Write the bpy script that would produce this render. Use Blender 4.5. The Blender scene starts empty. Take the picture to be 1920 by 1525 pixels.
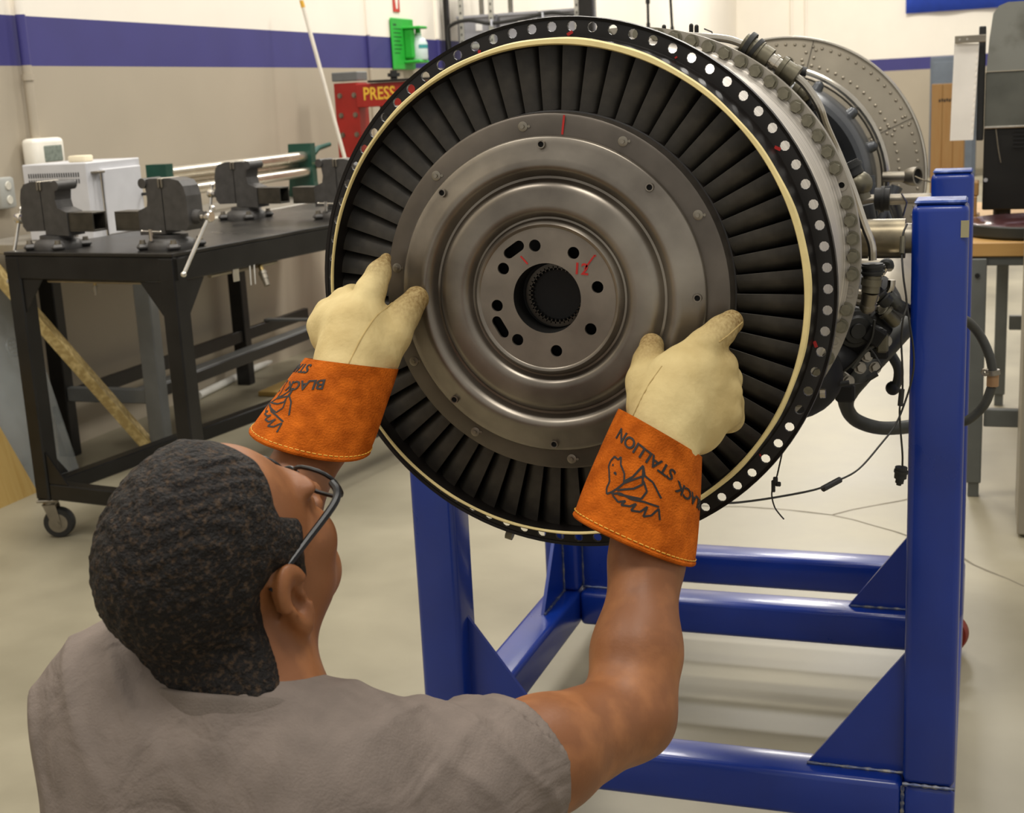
import bpy, bmesh, math, random
import numpy as np
from mathutils import Vector, Matrix
random.seed(7)
scene = bpy.context.scene
COL = scene.collection
PI = math.pi

# ---------------------------------------------------------------- camera
cam_d = bpy.data.cameras.new('camera'); cam = bpy.data.objects.new('camera', cam_d); COL.objects.link(cam)
cam_d.sensor_width = 36.0; cam_d.lens = 47.641; cam_d.clip_start = .02; cam_d.clip_end = 200
_yaw, _pitch, _roll = math.radians(19.525), math.radians(12.888), math.radians(-2.898)
_f = Vector((-math.sin(_yaw)*math.cos(_pitch), math.cos(_yaw)*math.cos(_pitch), -math.sin(_pitch)))
_r = Vector((math.cos(_yaw), math.sin(_yaw), 0)); _u = _r.cross(_f)
_r2 = math.cos(_roll)*_r + math.sin(_roll)*_u; _u2 = -math.sin(_roll)*_r + math.cos(_roll)*_u
M = Matrix((_r2, _u2, -_f)).transposed().to_4x4(); M.translation = (0, 0, 1.4)
cam.matrix_world = M
cam_d.dof.use_dof = True; cam_d.dof.focus_distance = 1.72; cam_d.dof.aperture_fstop = 13
scene.camera = cam

# ---------------------------------------------------------------- world, lamps, exposure
world = bpy.data.worlds.new('hall'); scene.world = world; world.use_nodes = True
bg = world.node_tree.nodes['Background']; bg.inputs[0].default_value = (1.0, .965, .905, 1); bg.inputs[1].default_value = .55
def area(loc, sx, sy, power, col=(1, .955, .88), target=None):
    d = bpy.data.lights.new('ceiling_lamp', 'AREA'); d.shape = 'RECTANGLE'; d.size = sx; d.size_y = sy; d.energy = power; d.color = col
    o = bpy.data.objects.new('ceiling_lamp', d); COL.objects.link(o); o.location = loc
    if target: o.rotation_euler = (Vector(target)-Vector(loc)).to_track_quat('-Z', 'Y').to_euler()
    return o
for x, y, p in ((-2.6, .2, 105), (.2, .4, 125), (-2.4, 3.8, 150), (.6, 3.6, 130), (-2.2, 8, 210), (.8, 8, 200), (-1.5, 13, 330), (-1.5, 18, 430)):
    area((x, y, 5.2), 1.3, .7, p*.56)
vs = scene.view_settings; vs.view_transform = 'Standard'; vs.look = 'None'; vs.exposure = .1; vs.gamma = 1.0; vs.use_curve_mapping = False

# ---------------------------------------------------------------- helpers
def lin(h):
    h = h.lstrip('#'); v = [int(h[i:i+2], 16)/255 for i in (0, 2, 4)]
    return tuple(c/12.92 if c <= .04045 else ((c+.055)/1.055)**2.4 for c in v)
def mat(name, col, rough=.5, metal=0., var=.12, scale=6., bump=0., bscale=60., spec=.5, coat=0., col2=None, stretch=None, c2pos=(.45, .7), rvar=.08, sss=0., detail=5., emit=0., alpha=1., trans=0., dist=0.):
    m = bpy.data.materials.new(name); m.use_nodes = True; nt = m.node_tree; N = nt.nodes; L = nt.links
    b = N['Principled BSDF']; c = lin(col)
    tc = N.new('ShaderNodeTexCoord'); src = tc.outputs['Object']
    if stretch:
        mp = N.new('ShaderNodeMapping'); mp.inputs['Scale'].default_value = stretch; L.new(src, mp.inputs[0]); src = mp.outputs[0]
    n = N.new('ShaderNodeTexNoise'); n.inputs['Scale'].default_value = scale; n.inputs['Detail'].default_value = detail; n.inputs['Distortion'].default_value = dist; L.new(src, n.inputs['Vector'])
    r = N.new('ShaderNodeValToRGB'); e = r.color_ramp.elements
    e[0].position = c2pos[0] if col2 else .3; e[1].position = c2pos[1] if col2 else .7
    lo = tuple(x*(1-var) for x in c); hi = lin(col2) if col2 else tuple(min(1, x*(1+var)) for x in c)
    e[0].color = (*lo, 1); e[1].color = (*hi, 1)
    L.new(n.outputs['Fac'], r.inputs[0]); L.new(r.outputs[0], b.inputs['Base Color'])
    b.inputs['Metallic'].default_value = metal; b.inputs['Specular IOR Level'].default_value = spec
    if rvar:
        mr = N.new('ShaderNodeMapRange'); mr.inputs[3].default_value = max(0, rough-rvar); mr.inputs[4].default_value = min(1, rough+rvar)
        L.new(n.outputs['Fac'], mr.inputs[0]); L.new(mr.outputs[0], b.inputs['Roughness'])
    else: b.inputs['Roughness'].default_value = rough
    if coat: b.inputs['Coat Weight'].default_value = coat; b.inputs['Coat Roughness'].default_value = .12
    if sss: b.inputs['Subsurface Weight'].default_value = sss; b.inputs['Subsurface Radius'].default_value = (.012, .005, .003); b.inputs['Subsurface Scale'].default_value = .5
    if bump:
        n2 = N.new('ShaderNodeTexNoise'); n2.inputs['Scale'].default_value = bscale; n2.inputs['Detail'].default_value = 4; L.new(src, n2.inputs['Vector'])
        bp = N.new('ShaderNodeBump'); bp.inputs['Strength'].default_value = bump; bp.inputs['Distance'].default_value = .004
        L.new(n2.outputs['Fac'], bp.inputs['Height']); L.new(bp.outputs[0], b.inputs['Normal'])
    if emit: b.inputs['Emission Color'].default_value = (*c, 1); b.inputs['Emission Strength'].default_value = emit
    if alpha < 1: b.inputs['Alpha'].default_value = alpha
    if trans: b.inputs['Transmission Weight'].default_value = trans; b.inputs['IOR'].default_value = 1.45
    return m

class MB:
    """collects vertices and faces; build() links them as one mesh object"""
    def __init__(s): s.v = []; s.f = []; s.mi = []; s.cur = 0
    def add(s, v, f, T=None):
        o = len(s.v)
        s.v += [tuple(T @ Vector(p)) for p in v] if T is not None else [tuple(p) for p in v]
        s.f += [tuple(i+o for i in q) for q in f]; s.mi += [s.cur]*len(f); return s
    def box(s, c, d, bev=0, R=None, seg=1):
        bm = bmesh.new(); bmesh.ops.create_cube(bm, size=1)
        bmesh.ops.scale(bm, vec=d, verts=bm.verts)
        if bev: bmesh.ops.bevel(bm, geom=list(bm.edges), offset=bev, segments=seg, affect='EDGES', profile=.5)
        T = Matrix.Translation(c) @ (R.to_4x4() if R is not None else Matrix.Identity(4))
        bm.verts.index_update()
        s.add([v.co[:] for v in bm.verts], [[v.index for v in f.verts] for f in bm.faces], T); bm.free(); return s
    def tube2(s, a, b, w, h, bev=.006, up=(0, 0, 1), seg=2):
        """rectangular bar from a to b (w across, h along 'up')"""
        a = Vector(a); b = Vector(b); y = (b-a).normalized(); u = Vector(up); x = y.cross(u).normalized(); z = x.cross(y)
        R = Matrix((x, y, z)).transposed(); return s.box((a+b)/2, (w, (b-a).length, h), bev, R, seg)
    def cyl(s, a, b, r, r2=None, n=16, cap=True):
        a = Vector(a); b = Vector(b); r2 = r if r2 is None else r2; d = (b-a).normalized(); t = d.orthogonal().normalized(); q = d.cross(t)
        v = []
        for p, rr in ((a, r), (b, r2)):
            for i in range(n):
                th = 2*PI*i/n; v.append(p+(t*math.cos(th)+q*math.sin(th))*rr)
        f = [(i, (i+1) % n, n+(i+1) % n, n+i) for i in range(n)]
        if cap: f += [tuple(range(n))[::-1], tuple(range(n, 2*n))]
        return s.add(v, f)
    def lathe(s, prof, n=48, a=(0, 0, 0), axis=(0, 1, 0), close=False, arc=None):
        """prof: list of (radius, distance along axis) from a"""
        a = Vector(a); d = Vector(axis).normalized()
        t = Vector((1, 0, 0)) if abs(d.x) < .9 else Vector((0, 0, 1)); t = (t-d*t.dot(d)).normalized(); q = t.cross(d)
        m = len(prof); v = []; lo, hi = arc if arc else (0, 2*PI); nn = n+1 if arc else n
        for i in range(nn):
            th = lo+(hi-lo)*i/n; e = t*math.cos(th)+q*math.sin(th)
            for r, y in prof: v.append(a+d*y+e*r)
        f = []
        for i in range(n):
            j = (i+1) % nn if not arc else i+1
            for k in range(m-1 if not close else m):
                k2 = (k+1) % m; f.append((i*m+k, i*m+k2, j*m+k2, j*m+k))
        return s.add(v, f)
    def tube(s, pts, r, n=8, smooth=0, cap=True, closed=False):
        """round tube along a polyline; r a number or one per point"""
        P = [Vector(p) for p in pts]; rs = r if hasattr(r, '__len__') else [r]*len(P)
        if smooth and len(P) > 2:
            Q = []; RR = []
            for i in range(len(P)-(0 if closed else 1)):
                p0 = P[(i-1) % len(P)] if (closed or i > 0) else P[0]*2-P[1]; p1 = P[i]; p2 = P[(i+1) % len(P)]
                p3 = P[(i+2) % len(P)] if (closed or i+2 < len(P)) else p2*2-p1
                for k in range(smooth):
                    t = k/smooth
                    Q.append(.5*((2*p1)+(p2-p0)*t+(2*p0-5*p1+4*p2-p3)*t*t+(3*p1-p0-3*p2+p3)*t**3)); RR.append(rs[i]*(1-t)+rs[(i+1) % len(P)]*t)
            if not closed: Q.append(P[-1]); RR.append(rs[-1])
            P, rs = Q, RR
        m = len(P); v = []; up = None
        for i in range(m):
            if closed: d = (P[(i+1) % m]-P[i-1])
            else: d = (P[min(i+1, m-1)]-P[max(i-1, 0)])
            d = d.normalized() if d.length > 1e-9 else Vector((0, 0, 1))
            if up is None: up = d.orthogonal().normalized()
            up = (up-d*up.dot(d)); up = up.normalized() if up.length > 1e-6 else d.orthogonal().normalized(); q = d.cross(up)
            for k in range(n):
                th = 2*PI*k/n; v.append(P[i]+(up*math.cos(th)+q*math.sin(th))*rs[i])
        f = []
        for i in range(m if closed else m-1):
            j = (i+1) % m
            for k in range(n): f.append((i*n+k, i*n+(k+1) % n, j*n+(k+1) % n, j*n+k))
        if cap and not closed: f += [tuple(range(n))[::-1], tuple(range((m-1)*n, m*n))]
        return s.add(v, f)
    def prism(s, poly, d, T=None):
        """polygon (2-D, xy) extruded by d along z, then T"""
        n = len(poly); v = [(x, y, 0) for x, y in poly]+[(x, y, d) for x, y in poly]
        f = [tuple(range(n))[::-1], tuple(range(n, 2*n))]+[(i, (i+1) % n, n+(i+1) % n, n+i) for i in range(n)]
        return s.add(v, f, T)
    def sphere(s, c, r, n=12, m=8, sc=(1, 1, 1)):
        v = [(c[0], c[1], c[2]-r*sc[2])]
        for j in range(1, m):
            ph = -PI/2+PI*j/m
            for i in range(n):
                th = 2*PI*i/n; v.append((c[0]+r*sc[0]*math.cos(ph)*math.cos(th), c[1]+r*sc[1]*math.cos(ph)*math.sin(th), c[2]+r*sc[2]*math.sin(ph)))
        v.append((c[0], c[1], c[2]+r*sc[2])); f = [(0, 1+(i+1) % n, 1+i) for i in range(n)]
        for j in range(m-2):
            for i in range(n): a = 1+j*n; f.append((a+i, a+(i+1) % n, a+n+(i+1) % n, a+n+i))
        a = 1+(m-2)*n; f += [(a+i, a+(i+1) % n, len(v)-1) for i in range(n)]
        return s.add(v, f)
    def hexbolt(s, c, axis, r, h, n=6):
        c = Vector(c); axis = Vector(axis).normalized(); s.cyl(c, c+axis*h*.3, r*1.25, n=14); return s.cyl(c+axis*h*.25, c+axis*h, r, r*.94, n=n)
    def mesh(s, name):
        me = bpy.data.meshes.new(name); me.from_pydata(s.v, [], s.f); return me
    def build(s, name, m, parent=None, smooth=True, world=False, ang=35):
        me = s.mesh(name)
        return link(name, me, m, parent, smooth, world, ang, s.mi)

def link(name, me, m, parent=None, smooth=True, world=False, ang=35, mi=None):
    bm = bmesh.new(); bm.from_mesh(me)
    bmesh.ops.recalc_face_normals(bm, faces=bm.faces)
    if smooth:
        lim = math.radians(ang)
        for fc in bm.faces: fc.smooth = True
        for e in bm.edges:
            if len(e.link_faces) == 2 and e.calc_face_angle(0) > lim: e.smooth = False
    bm.to_mesh(me); bm.free()
    ms = m if isinstance(m, (list, tuple)) else [m]
    for q in ms: me.materials.append(q)
    if mi and len(ms) > 1:
        for p, i in zip(me.polygons, mi): p.material_index = i
    if world and parent is not None:
        me.transform(world_of(parent).inverted())
    o = bpy.data.objects.new(name, me); COL.objects.link(o)
    if parent is not None: o.parent = parent
    return o
def world_of(o):
    T = o.matrix_basis.copy()
    while o.parent is not None: o = o.parent; T = o.matrix_basis @ T
    return T
def tag(o, label, cat, group=None):
    o['label'] = label; o['category'] = cat
    if group: o['group'] = group
    return o
def thing(name, label, cat, loc=(0, 0, 0), rz=0, group=None):
    o = bpy.data.objects.new(name, None); COL.objects.link(o); o.location = loc; o.rotation_euler = (0, 0, rz); o.empty_display_size = .05
    return tag(o, label, cat, group)
def struct(o): o['kind'] = 'structure'; return o
def copy_tree(o, parent=None):
    c = o.copy(); COL.objects.link(c); c.parent = parent
    for ch in o.children: copy_tree(ch, c)
    return c
def dup(o, M=None):
    """another part that shares the mesh of o"""
    c = o.copy(); COL.objects.link(c); c.parent = o.parent
    if M is not None: c.matrix_basis = M @ o.matrix_basis
    return c
def circle(r, n, c=(0, 0), ph=0): return [(c[0]+r*math.cos(2*PI*i/n+ph), c[1]+r*math.sin(2*PI*i/n+ph)) for i in range(n)]
def plate2d(loops, th, name='plate'):
    """flat plate with holes from closed 2-D loops (first is the outline); lies in xy, centred on z"""
    cu = bpy.data.curves.new(name, 'CURVE'); cu.dimensions = '2D'; cu.fill_mode = 'BOTH'; cu.extrude = th/2
    for lp in loops:
        sp = cu.splines.new('POLY'); sp.points.add(len(lp)-1)
        for p, q in zip(sp.points, lp): p.co = (q[0], q[1], 0, 1)
        sp.use_cyclic_u = True
    o = bpy.data.objects.new(name, cu); COL.objects.link(o)
    me = bpy.data.meshes.new_from_object(o.evaluated_get(bpy.context.evaluated_depsgraph_get()))
    bpy.data.objects.remove(o); bpy.data.curves.remove(cu)
    bm = bmesh.new(); bm.from_mesh(me); bmesh.ops.remove_doubles(bm, verts=bm.verts, dist=1e-5); bm.to_mesh(me); bm.free()
    return me
def text_mesh(txt, size, ext=.0005, bold=True, spacing=1.0, shear=0):
    cu = bpy.data.curves.new('t', 'FONT'); cu.body = txt; cu.size = size; cu.extrude = ext; cu.resolution_u = 3; cu.align_x = 'CENTER'; cu.align_y = 'CENTER'
    cu.space_character = spacing; cu.offset = size*.018 if bold else 0; cu.shear = shear
    o = bpy.data.objects.new('t', cu); COL.objects.link(o)
    me = bpy.data.meshes.new_from_object(o.evaluated_get(bpy.context.evaluated_depsgraph_get()))
    bpy.data.objects.remove(o); bpy.data.curves.remove(cu); return me
ROT_XZ = Matrix(((1, 0, 0, 0), (0, 0, -1, 0), (0, 1, 0, 0), (0, 0, 0, 1)))   # plate xy -> xz, plate z -> -y

# ---------------------------------------------------------------- materials
M_floor = mat('concrete_floor', '#88816c', .42, 0, .14, 1.6, bump=.05, bscale=30, col2='#a59d86', c2pos=(.3, .75), rvar=.12, detail=10, dist=.2)
M_white = mat('white_wall_paint', '#f3ecdf', .7, 0, .02, 3, bump=.02, bscale=200)
M_navy = mat('navy_wall_paint', '#3b3878', .6, 0, .06, 4, bump=.02, bscale=200)
M_taupe = mat('taupe_wall_paint', '#ada28f', .6, 0, .06, 1.2, bump=.03, bscale=150)
M_blue = mat('blue_stand_paint', '#082e8a', .3, 0, .12, 7, bump=.03, bscale=25, coat=.3, spec=.5)
M_blk_anod = mat('black_flange_coating', '#1c1815', .42, .2, .35, 30, bump=.03, bscale=120)
M_blade = mat('dark_blade_metal', '#3a3732', .5, .4, .35, 22, bump=.08, bscale=60, col2='#5a544b', c2pos=(.4, .85))
M_dark = mat('dark_cavity_metal', '#12100e', .6, .3, .2, 20)
M_seal = mat('yellow_seal_compound', '#e6d294', .55, 0, .1, 25, bump=.1, bscale=80)
M_disc = mat('worn_disc_steel', '#7d756b', .36, .85, .28, 9, col2='#a0988b', c2pos=(.3, .75), bump=.02, bscale=40, rvar=.12, detail=7)
M_hub = mat('hub_ring_steel', '#625b53', .42, .75, .25, 14, bump=.02, bscale=60)
M_case = mat('brushed_case_metal', '#cfc8be', .42, .6, .35, 5, stretch=(.6, 40, .6), rvar=.1, detail=8)
M_flange = mat('grey_flange_metal', '#a19b90', .48, .5, .2, 25, bump=.03, bscale=120)
M_bolt = mat('olive_grey_bolt', '#807c6c', .32, .7, .15, 90)
M_steel = mat('bright_tube_steel', '#c9c2b4', .22, 1, .1, 20)
M_dull = mat('dull_steel', '#8e877a', .4, .9, .2, 15)
M_olive = mat('olive_connector_metal', '#6c6757', .42, .7, .25, 40)
M_gcase = mat('grey_engine_casing', '#4b4d50', .3, .5, .25, 10)
M_rubber = mat('black_rubber', '#1a1a18', .55, 0, .25, 30, bump=.05, bscale=60)
M_hose = mat('grey_black_hose', '#3a3a35', .5, 0, .25, 25, bump=.08, bscale=120)
M_bulk = mat('riveted_bulkhead_metal', '#aaa190', .45, .7, .2, 5, bump=.02, bscale=30, detail=8)
M_redpen = mat('red_marker', '#b01f1a', .6, 0, .15, 60)
M_hole = mat('black_hole', '#050505', .8, 0, 0, 5)
M_wire = mat('wire_black', '#23211d', .5, 0, .1, 40)

# ---------------------------------------------------------------- room shell
floor = struct(MB().box((5, 10, -.05), (17.6, 26, .1)).build('floor', M_floor, smooth=False))
M_crack = mat('floor_crack_line', '#6f6858', .8, 0, .2, 30)
def crack(pts, w, nm='floor_crack'):
    P = [Vector(p) for p in pts]; Q = []
    for a, b in zip(P[:-1], P[1:]):
        n = max(2, int((b-a).length/.06)); t = Vector((-(b-a).y, (b-a).x, 0)).normalized()
        Q += [a.lerp(b, i/n)+t*random.uniform(-.008, .008) for i in range(n)]
    Q.append(P[-1]); mb = MB()
    for i, p in enumerate(Q):
        d = (Q[min(i+1, len(Q)-1)]-Q[max(i-1, 0)]).normalized(); t = Vector((-d.y, d.x, 0))*w*random.uniform(.4, 1); mb.v += [tuple(p+t+Vector((0, 0, .0006))), tuple(p-t+Vector((0, 0, .0006)))]
    mb.f = [(2*i, 2*i+1, 2*i+3, 2*i+2) for i in range(len(Q)-1)]; mb.mi = [0]*len(mb.f); return mb.build(nm, M_crack, floor, smooth=False)
crack([(-0.9010, 4.4047, 0.0000), (-0.6844, 4.4174, 0.0000), (-0.4505, 4.3802, 0.0000), (-0.3071, 4.2912, 0.0000), (-0.1705, 4.1810, 0.0000), (0.1314, 3.8143, -0.0000)], .006); crack([(-0.4505, 4.3802, 0.0000), (-0.3231, 4.5042, 0.0000), (-0.2075, 4.6043, 0.0000)], .005); crack([(-1.0421, 4.3679, 0.0000), (-0.9010, 4.4047, 0.0000)], .004)
def slabwall(name, x0, x1, y0, y1, bands):
    mb = MB(); ms = []
    for z0, z1, m in bands:
        mb.cur = len(ms); ms.append(m); mb.box(((x0+x1)/2, (y0+y1)/2, (z0+z1)/2), (x1-x0, y1-y0, z1-z0))
    return struct(mb.build(name, ms, smooth=False))
slabwall('wall_left', -3.95, -3.75, -3, 22.2, [(0, 1.62, M_taupe), (1.62, 1.82, M_navy), (1.82, 6, M_white)])
slabwall('wall_back', -3.75, 14, 22, 22.2, [(0, 1.49, M_taupe), (1.49, 1.672, M_navy), (1.672, 6, M_white)])
# panel joints of the tilt-up wall: thin recess strips with a raised lip
for i, y in enumerate((8.17, 9.36, 13.4, 17.2)):
    mb = MB(); ms = []
    for z0, z1, m in ((0, 1.62, M_taupe), (1.62, 1.82, M_navy), (1.82, 6, M_white)):
        mb.cur = len(ms); ms.append(m); mb.box((-3.745, y, (z0+z1)/2), (.03, .035, z1-z0), .006)
    struct(mb.build('trim_%d' % (i+1), ms, smooth=False))

# ---------------------------------------------------------------- turbine engine
EX, EY, EZ = -.5105, 1.6614, 1.1485
eng = thing('jet_engine', 'large jet engine with dark fan blades and dull steel front disc, on the blue stand', 'engine', (EX, EY, EZ))
# front flange with a ring of through holes
def ringholes(ro, ri, n, rh, rhole, th, a0=0, nseg=160, hs=10, skip=()):
    lp = [circle(ro, nseg), circle(ri, nseg)]
    for k in range(n):
        if k in skip: continue
        a = a0+2*PI*k/n; lp.append(circle(rhole, hs, (rh*math.cos(a), rh*math.sin(a))))
    return plate2d(lp, th)
me = ringholes(.343, .3215, 80, .333, .0062, .005, math.radians(86.2)); me.transform(ROT_XZ); me.transform(Matrix.Translation((0, .011, 0)))
fl = link('front_flange', me, M_blk_anod, eng, ang=30); fl['label'] = 'black front flange ring with a row of through holes'
MB().lathe([(.3405, .0075), (.3445, .006), (.3455, .012), (.3445, .0165), (.3405, .0155)], 128, close=True).build('flange_lip', M_blk_anod, fl)
MB().lathe([(.322, .0085), (.3205, .006), (.3195, -.005), (.3165, -.028), (.3140, -.0375), (.3115, -.0385), (.3100, -.034), (.3100, .10)], 128).build('inlet_ring', M_blk_anod, eng)
# dirty yellow seal strip, uneven in width
v = []; f = []; n = 200
for i in range(n):
    a = 2*PI*i/n; c, s_ = math.cos(a), math.sin(a)
    q = max(0, min(1, .5+.75*math.cos(a-math.radians(38))))
    w = .0012+.0052*q+.0016*math.sin(5*a+1)*max(0, math.cos(a-.5))+.0004*math.sin(23*a)
    for r, y in ((.3098, -.0365+.003*q), (.3104, -.0392), (.3114, -.0400-.0016*q), (.3116+w*.75, -.0398-.0012*q), (.3118+w, -.0376)): v.append((r*c, y, r*s_))
for i in range(n):
    j = (i+1) % n
    for k in range(4): f.append((i*5+k, i*5+k+1, j*5+k+1, j*5+k))
sl = MB().add(v, f).build('seal_strip', M_seal, eng); sl['label'] = 'cracked pale yellow seal strip'
# fan blades: one twisted blade, copied around the hub
def blade():
    v = []; f = []; nr, nc = 6, 6
    for side in (0, 1):
        for i in range(nr+1):
            t = i/nr; r = .222+(.3095-.222)*t; st = math.radians(50+9*t); ch = .0335+.004*t
            for k in range(nc+1):
                q = k/nc-.5; th = .0016*(1-(2*q)**2)+.0003; camb = .006*(1-(2*q)**2)
                y = -.002+q*2*ch*.5*math.cos(st)*1.0; x = q*ch*math.sin(st)
                nx, ny = math.cos(st), -math.sin(st)
                o = camb+(th if side else -th); v.append((x+nx*o, y+ny*o, r))
    W = nc+1; S = (nr+1)*W
    for i in range(nr):
        for k in range(nc):
            a = i*W+k; f.append((a, a+1, a+W+1, a+W)); f.append((S+a, S+a+W, S+a+W+1, S+a+1))
    for i in range(nr):
        for k in (0, nc): a = i*W+k; f.append((a, a+W, S+a+W, S+a))
    return MB().add(v, f)
NB = 62
b0 = blade().build('fan_blade', M_blade, eng, ang=50)
for k in range(1, NB):
    dup(b0, Matrix.Rotation(2*PI*k/NB, 4, 'Y'))
MB().lathe([(.3105, .055), (.19, .062)], 64).build('rear_baffle', M_dark, eng)
# hub ring, stamped disc
HO = Matrix.Translation((-.0025, 0, .0037))
def hl(prof, n=96):
    mb = MB().lathe(prof, n); mb.v = [tuple(HO @ Vector(p)) for p in mb.v]; return mb
hl([(.1975, -.046), (.2225, -.0445), (.2255, -.0425), (.2268, -.038), (.2268, -.012)]).build('hub_ring', M_hub, eng)
hl([(.2268, -.014), (.2285, -.013), (.2300, -.008), (.2285, .05)]).build('blade_root_ring', M_blk_anod, eng)
hl([(.0885, -.0640), (.0900, -.0655), (.0925, -.0660), (.0955, -.0628), (.0985, -.0570), (.1010, -.0566), (.1035, -.0595), (.1065, -.0645), (.1100, -.0668), (.1160, -.0668), (.1340, -.0660), (.1400, -.0640), (.1440, -.0585), (.1475, -.0532), (.1505, -.0530), (.1540, -.0570), (.1575, -.0625), (.1610, -.0655), (.1660, -.0662), (.1720, -.0640), (.1800, -.0605), (.1900, -.0575), (.1965, -.0560), (.1988, -.0540), (.1990, -.0450)], 144).build('front_disc', M_disc, eng, ang=50)
lp = [circle(.0895, 96), circle(.0441, 64)]
def polar(a, r): a = math.radians(a); return (r*math.cos(a), r*math.sin(a))
for a in (101, 57, 12, -35, -82, -128, -172, 146): lp.append(circle(.0076, 18, polar(a, .0672)))
for a in (123.5, -150):
    c = polar(a, .0735); t = Vector((-math.sin(math.radians(a)), math.cos(math.radians(a)))); q = Vector((t.y, -t.x)); pts = []
    for sgn, base in ((1, 0), (-1, PI)):
        for i in range(9):
            th = -PI/2+PI*i/8+base; pts.append((c[0]+sgn*t.x*.0085+(t.x*math.cos(th)+q.x*math.sin(th))*.0066, c[1]+sgn*t.y*.0085+(t.y*math.cos(th)+q.y*math.sin(th))*.0066))
    lp.append(pts)
me = plate2d(lp, .004); me.transform(HO @ Matrix.Translation((0, -.062, 0)) @ ROT_XZ)
hp = link('hub_plate', me, mat('hub_plate_steel', '#857d72', .42, .8, .2, 18, bump=.02, bscale=80), eng, ang=30)
hl([(.0895, -.061), (.0895, -.03), (.0, -.028)], 48).build('rear_plate', M_dark, eng)
hl([(.0441, -.063), (.0435, -.05), (.0425, -.02), (.043, .03), (.02, .032), (.0, .032)], 64).build('bore_sleeve', M_dark, eng)
# splined ring inside the bore
mb = MB(); n = 38
mb.lathe([(.0405, -.036), (.0405, .01), (.0345, .01), (.0345, -.036)], 64, close=True)
for k in range(n):
    a = 2*PI*k/n; R = Matrix.Rotation(-a, 3, 'Y'); mb.box(R @ Vector((.0345, -.014, 0)), (.006, .044, .0026), .0006, R)
mb.v = [tuple(HO @ Matrix.Translation((.004, 0, 0)) @ Vector(p)) for p in mb.v]
mb.build('spline_ring', mat('spline_steel', '#4a463f', .3, .85, .2, 30), eng)
hl([(.024, .0), (.026, -.006), (.0275, 0), (.0275, .03)], 48).build('inner_shaft', M_dark, eng)
# bushings on the disc and small bolts on the hub ring
mb = MB().lathe([(.0036, .004), (.0036, -.0036), (.0050, -.0036), (.0054, .004)], 18); ms = [M_disc, M_hole]
mb.cur = 1; mb.lathe([(.0036, -.0005), (0, -.0005)], 12)
bu = mb.build('bushing', ms, eng)
bu.matrix_basis = HO @ Matrix.Translation((.189, -.0585, 0))
for k in range(1, 8):
    a = 2*PI*k/8; c = bu.copy(); COL.objects.link(c); c.parent = eng; c.matrix_basis = HO @ Matrix.Translation((.189*math.cos(a), -.0585, .189*math.sin(a)))
mb = MB(); mb.lathe([(.0062, .002), (.0062, -.0006), (.005, -.001), (.0, -.001)], 16); mb.cyl((0, -.0008, 0), (0, -.004, 0), .0026, n=8)
mb.cyl((.0078, .001, .0), (.0078, -.0006, 0), .0018, n=8)
sb = None
for a in (97.4, 62.3, 27.5, 133.5, -155.9, -122.1, -85.1, -50, -12, 170):
    p = (.2125*math.cos(math.radians(a)), -.0455, .2125*math.sin(math.radians(a)))
    if sb is None: sb = mb.build('rivet_stud', [M_dull], eng); o = sb
    else: o = sb.copy(); COL.objects.link(o); o.parent = eng
    o.matrix_basis = HO @ Matrix.Translation(p)
# red paint-pen marks: index line, "12", ticks
def flatmark(pts, w, y, name='red_mark', m=None, off=.0006):
    mb = MB()
    for (x0, z0), (x1, z1) in pts:
        a, b = Vector((x0, y-off, z0)), Vector((x1, y-off, z1)); mb.tube2(a, b, w, .0004, 0, up=(0, 1, 0))
    return mb.build(name, m or M_redpen, eng, smooth=False)
pa = lambda a, r: (r*math.cos(math.radians(a))-.0025, r*math.sin(math.radians(a))+.0037)
flatmark([(pa(83.4, .2005), pa(83.2, .224))], .0026, -.0458)
flatmark([(pa(118, .049), pa(121, .062)), (pa(36, .062), pa(40, .083)), (pa(38.6, .083), pa(40, .0835))], .002, -.064)
tm = text_mesh('12', .02, .0003); tm.transform(HO @ Matrix.Translation((.0455, -.0645, .036)) @ ROT_XZ @ Matrix.Rotation(math.radians(-6), 4, 'Z'))
link('red_mark', tm, M_redpen, eng, smooth=False)
for a, l in ((86, .012), (62, .008), (108, .010), (32, .012), (-12, .012), (152, .010), (-40, .009)):
    x0 = pa(a, .3265); x1 = pa(a+(1.2 if l > .01 else .3), .3265-l*.35); flatmark([((x0[0]+.0025, x0[1]-.0037), (x1[0]+.0025, x1[1]-.0037))], .004 if l > .009 else .002, .0085)
# outer case behind the flange, bolted flange with hex bolts
MB().lathe([(.3215, .0135), (.3190, .030), (.3170, .06), (.3185, .30), (.3205, .335), (.3250, .348), (.3280, .352)], 160).build('outer_case', M_case, eng)
skip = (40, 45, 51)
me = ringholes(.3425, .31, 3, .3315, .0045, .020, math.radians(18.2)); me.transform(ROT_XZ); me.transform(Matrix.Translation((0, .364, 0)))
bf = link('bolt_flange', me, M_flange, eng, ang=30)
mb = MB().hexbolt((0, 0, 0), (0, -1, 0), .0086, .0115); bb = None
holes = {round(x) for x in (18.18, -8.8, -22.3)}
for k in range(80):
    a = .18+4.5*k; an = (a+180) % 360-180
    if any(abs(an-h) < 2 for h in (18.18, -8.82, -22.32)): continue
    if an < -60 and an > -175: continue
    p = (.3315*math.cos(math.radians(a)), .354, .3315*math.sin(math.radians(a)))
    if bb is None: bb = mb.build('hex_bolt', M_bolt, eng, ang=25); o = bb
    else: o = bb.copy(); COL.objects.link(o); o.parent = eng
    o.matrix_basis = Matrix.Translation(p) @ Matrix.Rotation(k*1.3, 4, 'Y')
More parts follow.
